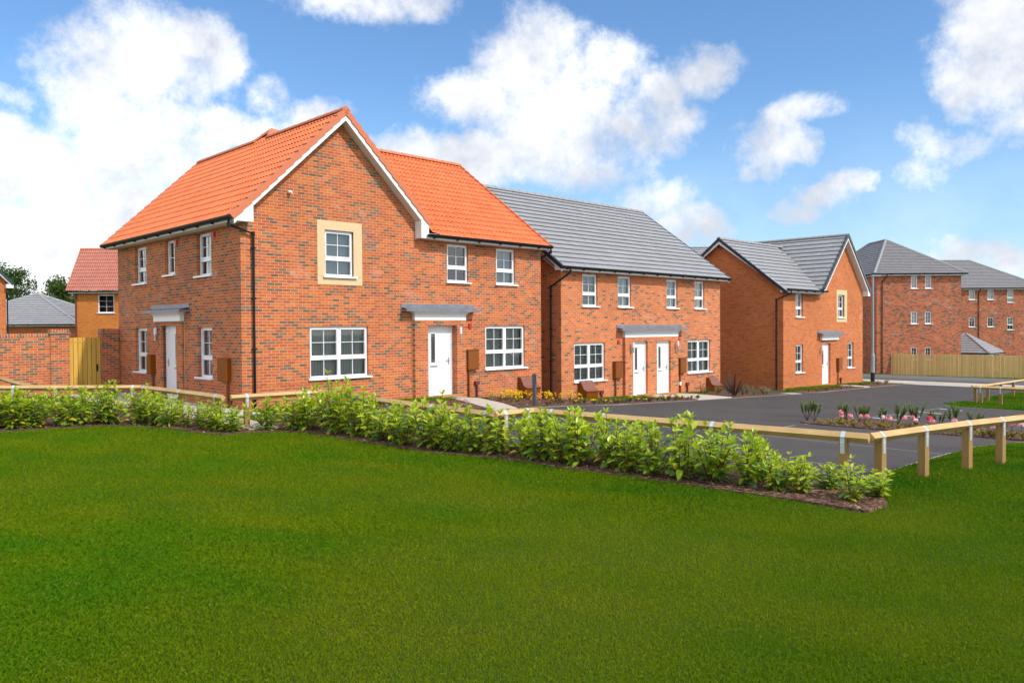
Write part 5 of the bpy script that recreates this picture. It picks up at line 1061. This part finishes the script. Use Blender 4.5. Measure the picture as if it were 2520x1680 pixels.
for i,t in enumerate([-9.25,-9.45,-9.98,-10.3,-10.45,-10.9,-11.25,-11.7,-12.2,-12.55,-13.0,-13.6,-14.1]):
    if len(pr)<4: o=make_plant('dwarf_pine','x','pine',*pine(90+i),'leafm','dwarf pines in the parking island',leafname='needles'); pr.append(o)
    else: o=dup(pr[i%4])
    o.location=W(12.0 if i>1 else 10.9,t+(0 if i>1 else -.15),.03); k=rr.uniform(.8,1.2); o.scale=(k,k,k*rr.uniform(.85,1.1)); o.rotation_euler=(0,0,rr.uniform(0,6))
    o['label']='dark green upright dwarf pine at the left tip of the rose bed' if i<2 else 'dark green dwarf pine in the row behind the pink roses'
# flower makers
def bloom(lv,cl,p,r,rad,n,c1,c2):
    for i in range(n):
        ph=r.uniform(0,6.28); el=r.uniform(-.3,1.57); d=Vector((math.cos(ph)*math.cos(el),math.sin(ph)*math.cos(el),math.sin(el))); q=p+d*rad*r.uniform(.4,1); a=d.cross(Vector((r.random(),r.random(),r.random()+.1))).normalized(); b=d.cross(a); w=rad*.42
        c=Vector(c1).lerp(Vector(c2),r.random()); P=[q+a*w,q+b*w,q-a*w,q-b*w]; lv.face(P,[(0,0)]*4); cl+=[c]*4
def rose(seed,h,nb,c1,c2):
    r=random.Random(seed); st,lv,cl=bushy(seed,.16,h*.62,110,.04,.022,(.10,.15,.02),(.35,.28,.02),9); fl=MB(); fc=[]
    for i in range(nb):
        a=r.uniform(0,6.28); sp=r.uniform(.0,.14); tip=Vector((math.cos(a)*sp,math.sin(a)*sp,h*r.uniform(.8,1))); st.tube([(tip.x*.2,tip.y*.2,0),tip],.004,4); bloom(fl,fc,tip,r,.056 if i else .07,44,c1,c2)
    return st,lv,cl,fl,fc
def make_flower(name,label,cat,q,group,h=None):
    st,lv,cl,fl,fc=q; t=make_plant(name,label,cat,st,lv,cl,'leafm',group); fl.build('blossom',M['petal'],t,False,cols=fc); return t
PK=((.75,.14,.26),(.86,.55,.48)); DP=((.62,.02,.10),(.78,.07,.18)); PB=((.80,.25,.45),(.90,.72,.72))
rs=[]
for i,(t,h) in enumerate([(-10.71,.30),(-10.64,.24),(-10.98,.26),(-11.3,.27),(-11.6,.28),(-11.79,.24),(-12.19,.3),(-12.3,.24),(-12.63,.33),(-12.78,.3),(-13.2,.3),(-13.74,.3),(-13.86,.28),(-13.98,.24),(-14.15,.36),(-14.24,.34),(-14.46,.36)]):
    pal=DP if i in(8,12) else (PB if i%3==1 else PK)
    lbl='deep crimson rose bush, the darkest bloom in the parking island' if i==8 else 'magenta rose bush nearest the right end of the island, seen under the rail' if i==12 else 'small pink rose bush in the front row of the parking island'
    o=make_flower('rose_bush',lbl,'rose bush',rose(120+i,h,1+(i%3==0),*pal),'pink roses in the parking island')
    o.location=W(9.95,t,.03)
def yellowbit(seed): return (*bushy(seed,.15,.17,150,.032,.012,(.50,.38,.03),(.24,.28,.03),12),)
yb=[]
for i,(s,t) in enumerate([(9.6,-10.3),(9.55,-10.6),(9.5,-10.9),(9.5,-11.2),(9.6,-11.5),(9.65,-11.8),(9.7,-12.1),(9.8,-12.5),(9.85,-12.9),(9.9,-13.3),(10.1,-13.6),(10.15,-13.9),(10.2,-14.2),(10.4,-10.5),(10.5,-11.4),(10.5,-12.3),(10.7,-13.2)]):
    if len(yb)<3: o=make_plant('edging_plant','low yellow green edging plant under the pink roses in the parking island','plant',*yellowbit(160+i),'leafm','yellow green edging plants under the roses'); yb.append(o)
    else: o=dup(yb[i%3])
    o.location=W(s,t,.03); o.rotation_euler=(0,0,rr.uniform(0,6))
def yellow_clump(seed):
    r=random.Random(seed); st,lv,cl=bushy(seed,.16,.22,60,.05,.012,(.08,.14,.02),(.14,.2,.03),8); fl=MB(); fc=[]
    for i in range(16):
        a=r.uniform(0,6.28); sp=r.uniform(0,.15); bloom(fl,fc,Vector((math.cos(a)*sp,math.sin(a)*sp,.28*r.uniform(.3,1))),r,.03,12,(.85,.55,.01),(.9,.68,.02))
    return st,lv,cl,fl,fc
yc=[]
for i,(s,t,k) in enumerate([(8.0,-.45,.9),(7.2,-1.75,1),(7.7,-1.4,1),(8.05,-1.25,1),(7.5,-1.9,1.1),(7.25,-2.35,1),(6.9,-2.75,1),(8.7,-.9,1),(8.5,-1.35,1),(8.25,-1.9,.9),(9.6,-1.0,.8),(9.9,-1.2,.9),(8.95,-1.95,1.1),(8.7,-2.4,1),(10.4,-1.3,.9),(10.2,-1.85,1.25),(10.9,-1.6,1)]):
    lb='bright yellow flowering clump %s'%('between the pale path and the slotted bollard, on bark' if s<8.8 else 'between the slotted bollard and the semi detached pair, on bark')
    if len(yc)<4: o=make_flower('yellow_flower_clump',lb,'flowers',yellow_clump(200+i),'yellow flower clumps in front of the houses'); yc.append(o)
    else: o=dup(yc[i%4])
    o.location=W(s,t,.03); o.rotation_euler=(0,0,rr.uniform(0,6)); o.scale=(k,k,k*1.1); o['label']=lb
def pansy(seed,c1,c2,h=.1):
    r=random.Random(seed); st,lv,cl=bushy(seed,.10,.11,60,.04,.022,(.05,.10,.03),(.12,.18,.05),7); fl=MB(); fc=[]
    for i in range(4): a=r.uniform(0,6.28); sp=r.uniform(0,.08); bloom(fl,fc,Vector((math.cos(a)*sp,math.sin(a)*sp,h*r.uniform(.8,1.2))),r,.026,10,c1,c2)
    return st,lv,cl,fl,fc
kinds=[('red_bedding_plant','red',((.6,.02,.05),(.75,.08,.14))),('yellow_bedding_plant','yellow',((.85,.6,.02),(.8,.7,.1))),('green_bedding_plant','plum and green',((.14,.02,.05),(.2,.3,.05)))]
pz=[make_flower(n,'x','flowers',pansy(230+i,*c),None) for i,(n,l,c) in enumerate(kinds)]
spots=[(0,6.7,-4.1),(0,7.2,-3.75),(0,8.6,-2.95),(0,8.1,-3.2),(0,12.1,-1.6)]
x=8.8
while x<17.0: spots.append((random.choice((0,1,1,2,2)),x,-3.2+.75*min(1,max(0,(x-8.8)/3))+random.uniform(-.12,.2))); x+=.30
x=10.6
while x<16.6: spots.append((random.choice((1,2,2)),x,-1.9+random.uniform(-.25,.25))); x+=.45
first=[1,1,1]
for k,s,t in spots:
    if first[k]: o=pz[k]; first[k]=0
    else: o=dup(pz[k])
    o.location=W(s,t,.03); o.rotation_euler=(0,0,rr.uniform(0,6)); q=rr.uniform(.8,1.4); o.scale=(q,q,q); o['group']='bedding plants along the front of the semi detached pair'; o['label']='small %s bedding plant in the flower strip before the semi detached pair'%kinds[k][1]
# spiky phormium and mixed plants by it
def phormium():
    r=random.Random(9); lv=MB(); cl=[]
    for i in range(60):
        ph=r.uniform(0,6.28); el=r.uniform(.75,1.45); L=r.uniform(.6,1.05); o=Vector((math.cos(ph),math.sin(ph),0)); d=o*math.cos(el)+Z*math.sin(el); b=o*r.uniform(0,.05)
        leaf(lv,cl,b,d,Z*math.cos(el)-o*math.sin(el),L,.035,Vector((.05,.025,.025)).lerp(Vector((.12,.06,.05)),r.random()),r.uniform(0,.25))
    return lv,cl
lv,cl=phormium(); o=make_plant('spiky_plant','dark purple brown spiky sword leaved plant at the bed corner before the orange brick house','plant',None,lv,cl,'leafm'); o.location=W(19.55,-2.35,.03)
mx=[((.15,.2,.12),(.35,.4,.25),.28,.45,'silver green clump'),((.45,.08,.12),(.55,.2,.2),.22,.42,'pinkish red feathery plant'),((.12,.16,.06),(.3,.3,.12),.28,.5,'olive green shrub'),((.3,.35,.25),(.42,.46,.36),.26,.34,'pale silvery mound')]
for i,(k,s,t) in enumerate([(2,20.3,-2.3),(1,20.9,-1.6),(0,21.0,-2.4),(2,21.3,-1.9),(0,21.55,-2.55),(3,21.9,-2.5),(1,22.45,-2.0),(0,22.1,-1.5),(2,19.9,-.6),(0,20.2,-1.2)]):
    c1,c2,R_,Hh,nm=mx[k]; o=make_plant('border_plant',nm+' near the dark spiky plant, %s'%('at the kerb edge' if t<-2.2 else 'set back from the kerb'),'plant',*bushy(260+i,R_,Hh,300,.045,.012,c1,c2,18),'leafm','mixed border plants by the orange brick house'); o.location=W(s,t,.03)
yh=[]
for i in range(26):
    s=26.6+i*.42; 
    if 31.6<s<33.0: continue
    t=-2.2+random.uniform(-.25,.35)
    if s>33: t=-2.1+random.uniform(-.4,.7)
    if len(yh)<3: o=make_plant('edging_plant','x','plant',*bushy(300+i,.2,.26,220,.04,.013,(.40,.34,.03),(.16,.2,.04),14),'leafm'); yh.append(o)
    else: o=dup(yh[i%3])
    o.location=W(s,t,.03); k=random.uniform(.6,1.25); o.scale=(k,k,k); o['group']='yellow edging plants before the orange brick house'; o['label']='small yellow green edging plant in the bed %s of the orange brick house path'%('left' if s<32 else 'right')
for i,(s,t) in enumerate([(22.6-0,0)]): pass
# low shrubs on bark near the semi detached pair's right end
for i,(s,t) in enumerate([(19.7,-.9),(20.4,-.6),(21.2,-.7),(22.0,-.6)]):
    o=dup(gs[i%3],loc=W(s,t,.03),rz=i*1.3,label='low grey green shrub under the meter box right of the semi detached pair',group='shrubs under the right hand meter box',scale=(.7,.7,.6))
# ------------------------------------------------------------------ trees beyond the left garden wall
def tree(seed,h,cr,label,loc,density=5200):
    r=random.Random(seed); t=thing('broadleaf_tree',label,'tree',loc); tk=MB(); lv=MB(); cl=[]; cents=[]
    tk.tube([(0,0,-.3),(.1,0,h*.25),(0,.1,h*.5),(.1,.1,h*.85)],.24,9,r1=.05)
    for i in range(26):
        a=r.uniform(0,6.28); z0=h*r.uniform(.25,.75); z1=min(h*.97,z0+h*r.uniform(.08,.3)); R_=cr*math.sin(math.pi*min(.95,max(.12,(z1/h-.15)/.85)))**.6*r.uniform(.45,1.05)
        tip=Vector((math.cos(a)*R_,math.sin(a)*R_,z1)); tk.tube([(0,0,z0),Vector((tip.x*.5,tip.y*.5,(z0+z1)/2+.1)),tip],.07,5,r1=.015); cents.append((tip,r.uniform(.55,1.0)))
        cents.append((Vector((tip.x*.6,tip.y*.6,(z0+z1)/2+.3)),r.uniform(.5,.9)))
    for i in range(density):
        c,R_=r.choice(cents); d=Vector((r.gauss(0,1),r.gauss(0,1),r.gauss(0,.75))).normalized()*R_*r.random()**.45; p=c+d
        a=Vector((r.gauss(0,1),r.gauss(0,1),r.gauss(0,1))).normalized(); b=a.cross(Vector((r.random(),1,r.random()))).normalized(); w=r.uniform(.09,.16)
        lv.face([p+a*w,p+b*w*.6,p-a*w,p-b*w*.6],[(0,0)]*4); q=Vector((.04,.085,.016)).lerp(Vector((.11,.17,.03)),r.random()); cl+=[q]*4
    tk.build('trunk',M['bark'],t,True); lv.build('crown',M['leafm'],t,False,cols=cl)
tree(1,8.8,2.7,'dark green tree just right of the left edge gable, behind the garage roof',(-51.2,81,0)); tree(2,7.4,2.4,'dark green tree with gappy crown over the garage roof ridge',(-48.0,84,0)); tree(3,7.5,2.1,'dark tree between the garage roof and the orange brick house',(-45.6,81,0)); tree(4,9.6,1.7,'thin crowned tree peeping out at the edge of the red pantile roof',(-45.2,87,0),2600)

# ------------------------------------------------------------------ grass blades (one mesh of stuff) and loose bark
def in_poly(px,py,poly):
    x=np.asarray(px); y=np.asarray(py); ins=np.zeros(x.shape,bool); n=len(poly); j=n-1
    for i in range(n):
        xi,yi=poly[i]; xj,yj=poly[j]; c=((yi>y)!=(yj>y))&(x<(xj-xi)*(y-yi)/((yj-yi) if abs(yj-yi)>1e-9 else 1e-9)+xi); ins^=c; j=i
    return ins
rng=np.random.default_rng(5)
def lowf(x,y,sc,sd):
    r=np.random.default_rng(sd); v=0
    for k in range(7):
        a=r.uniform(0,6.28); f=sc*r.uniform(.5,1.8); v=v+np.sin((x*np.cos(a)+y*np.sin(a))*f+r.uniform(0,6.28)+1.3*np.sin(y*f*.6+k))
    return v/7
bps=np.array([b[0] for b in BP]); bpz=np.array([b[1] for b in BP])
def gzn(x,y): s=(x-ORG.x)*Fv.x+(y-ORG.y)*Fv.y; return np.interp(s,bps,bpz)
def blades(name,X_,Y_,S,hgt,wid,label=None):
    n=len(X_); z=gzn(X_,Y_)
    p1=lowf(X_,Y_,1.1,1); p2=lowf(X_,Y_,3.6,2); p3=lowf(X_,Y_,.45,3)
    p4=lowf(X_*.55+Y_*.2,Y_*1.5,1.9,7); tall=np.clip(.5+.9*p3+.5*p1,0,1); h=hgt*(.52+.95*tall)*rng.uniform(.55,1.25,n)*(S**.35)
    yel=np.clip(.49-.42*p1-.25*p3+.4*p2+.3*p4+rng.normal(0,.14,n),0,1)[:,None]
    lush_shade=np.clip(.25+.5*p3+.13*(X_-.3)-.06*(Y_-6)+.5*p1,0,1)[:,None]; g=np.array([.070,.190,.003])*(1-lush_shade)+np.array([.028,.128,.006])*lush_shade; yv=np.array([.180,.225,.003])*(1-.45*lush_shade)+np.array([.07,.17,.004])*.45*lush_shade; c=g*(1-yel)+yv*yel  # random lush patches, plus cloud shade painted in toward the near right
    dry=(rng.random(n)<.02+.03*np.clip(-p1,0,1))[:,None]; c=np.where(dry,np.array([.22,.20,.04]),c); c=c*(rng.uniform(.88,1.18,n)[:,None])
    th=rng.uniform(0,2*np.pi,n); ln=rng.uniform(.1,.85,n); ph=rng.uniform(0,2*np.pi,n); w=wid*S*rng.uniform(.7,1.3,n)*.5
    dx,dy=np.cos(th)*w,np.sin(th)*w; lx,ly=np.cos(ph)*ln*h,np.sin(ph)*ln*h
    V=np.empty((n,4,3)); V[:,0]=np.stack([X_-dx,Y_-dy,z],1); V[:,1]=np.stack([X_+dx,Y_+dy,z],1)
    V[:,2]=np.stack([X_+lx*.45+dx*.7,Y_+ly*.45+dy*.7,z+h*.62],1); V[:,3]=np.stack([X_+lx,Y_+ly,z+h*(1-.35*ln)],1)
    # two triangles: base quad collapsed to a bent blade
    F=np.arange(n)[:,None]*4+np.array([[0,1,2,0,2,3]]); me=bpy.data.meshes.new(name); me.vertices.add(n*4); me.vertices.foreach_set('co',V.ravel()); me.loops.add(n*6); me.loops.foreach_set('vertex_index',F.ravel()); me.polygons.add(n*2)
    me.polygons.foreach_set('loop_start',np.arange(n*2)*3); me.update(calc_edges=True)
    a=me.attributes.new('tint','FLOAT_COLOR','POINT'); cc=np.ones((n,4,4)); cc[:,:,:3]=c[:,None,:]*np.array([.92,.92,1.0,1.04])[None,:,None]; a.data.foreach_set('color',cc.ravel())
    me.materials.append(M['grass']); o=bpy.data.objects.new(name,me); col.objects.link(o); o['kind']='stuff'; o['category']='grass'; o['label']=label; return o
LAWNW=[(-30,1),(30,1),(30,30)]+[tuple(W(s,-14.62)[:2]) for s in (40,30,20,10,1.6)]+[(4.28,9.5),(4.22,8.85),(3.78,8.42)]+[(a,b-.03) for a,b in BEDW[22:0:-1]]+[(-30,15.5)]
def scatter_front():
    xs,ys,ss=[],[],[]
    for y0,y1,den in ((3.7,5,14500),(5,6.5,11000),(6.5,8.5,7500),(8.5,11,4600),(11,14,2900),(14,19,1900)):
        hw=.72*y1+3.6; n=int(2*hw*(y1-y0)*den); x=rng.uniform(-hw,hw,n); y=rng.uniform(y0,y1,n); k=(np.abs(x)<.70*y+3.5)&((np.abs(x)<.70*y+.6)|(rng.random(n)<.45))&in_poly(x,y,LAWNW); xs.append(x[k]); ys.append(y[k]); ss.append((y[k]/4.5)**.75)
    return np.concatenate(xs),np.concatenate(ys),np.concatenate(ss)
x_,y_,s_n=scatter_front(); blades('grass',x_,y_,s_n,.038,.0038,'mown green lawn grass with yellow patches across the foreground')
def scatter_st(poly,den):
    a=np.array(poly); lo=a.min(0); hi=a.max(0); n=int((hi-lo).prod()*den); s=rng.uniform(lo[0],hi[0],n); t=rng.uniform(lo[1],hi[1],n); k=in_poly(s,t,poly); s,t=s[k],t[k]
    return ORG.x+Fv.x*s+Gv.x*t, ORG.y+Fv.y*s+Gv.y*t
x_,y_=scatter_st([(21.45,-20),(21.45,-9.9),(22.5,-9.1),(37,-8.7),(37,-20)],420); blades('grass',x_,y_,np.full(len(x_),3.2),.05,.0048,'small green lawn at the right with the cornered knee rail')
x_,y_=scatter_st([(.05,-1.05),(5.1,-1.2),(6.15,-1.2),(5.7,-.12),(5.2,0),(.05,0)],1400); blades('grass',x_,y_,np.full(len(x_),2.6),.06,.0048,'strip of green lawn below the large window of the big gable house')
x_,y_=scatter_st([(7.6,-.3),(9.5,-.3),(10.7,-.05),(7.4,0)],1400); blades('grass',x_,y_,np.full(len(x_),2.8),.06,.0048,'narrow grass edge under the right hand window of the orange roofed house')
x_,y_=scatter_st([(12.4,-.95),(14.5,-1.3),(16.2,-1.2),(15.6,-.1),(12,-.02)],1100); blades('grass',x_,y_,np.full(len(x_),3.2),.06,.0048,'wedge of grass before the left half of the semi detached pair')
x_,y_=scatter_st([(19.2,-.8),(22.5,-.1),(19,-.02)],1000); blades('grass',x_,y_,np.full(len(x_),3.4),.06,.0048,'grass edge before the right half of the semi detached pair')
x_,y_=scatter_st([(26.3,-1.3),(28,-1.8),(30.8,-1.7),(31.9,-1.3),(31.0,-.9),(27,-.8)],900); blades('grass',x_,y_,np.full(len(x_),4.0),.07,.0048,'small lawn left of the orange brick house path')
x_,y_=scatter_st([(33.4,-1.6),(37.6,-1.3),(38,-.2),(36.5,-.6),(32.5,-.85)],900); blades('grass',x_,y_,np.full(len(x_),4.2),.07,.0048,'small lawn right of the orange brick house path')
x_,y_=scatter_st([(57.6,-12),(61.8,-12),(61.8,12),(57.6,12)],300); blades('grass',x_,y_,np.full(len(x_),6.5),.07,.0048,'grass verge along the foot of the board fence')
def chips(name,poly,world,den,size,label):
    if world: poly=[ST(*p) for p in poly]
    a=np.array(poly); lo=a.min(0); hi=a.max(0); n=int((hi-lo).prod()*den); s=rng.uniform(lo[0],hi[0],n); t=rng.uniform(lo[1],hi[1],n); k=in_poly(s,t,poly); s,t=s[k],t[k]
    mb=MB(); cl=[]; r=random.Random(8)
    for a_,b_ in zip(s,t):
        p=W(float(a_),float(b_),.045+r.uniform(0,.02)); ph=r.uniform(0,6.28); d=Vector((math.cos(ph),math.sin(ph),r.uniform(-.3,.5)))*size*r.uniform(.5,1.5); e=Vector((-math.sin(ph),math.cos(ph),r.uniform(-.4,.4)))*size*.35
        mb.face([p-d-e,p+d-e,p+d+e,p-d+e],[(0,0)]*4); c=Vector((.07,.035,.025)).lerp(Vector((.30,.18,.12)),r.random()**1.5)
        if r.random()<.05: c=Vector((.5,.38,.26))
        cl+=[c]*4
    o=mb.build(name,M['leafm'],None,False,cols=cl); tag(o,label,'bark mulch',kind='stuff')
chips('bark_chips',BEDW,True,260,.022,'loose brown bark chips under the laurel hedge')
chips('bark_chips',[(5.25,-4.25),(7.8,-3.75),(12.4,-2.6),(16.3,-2.62),(16.9,-1.6),(12.2,-1.0),(10.8,-.1),(7.7,-.55)],False,150,.03,'loose brown bark chips among the yellow flowers')
chips('bark_chips',[(.1,-3.4),(4.3,-4.1),(6.1,-1.4),(.3,-1.1)],False,130,.03,'loose brown bark chips left of the pale path to the front door')
chips('bark_chips',[(9.35,-10.1),(12.9,-9.35),(13.1,-14.55),(9.95,-14.55),(9.15,-11)],False,130,.03,'loose bark chips in the rose bed')
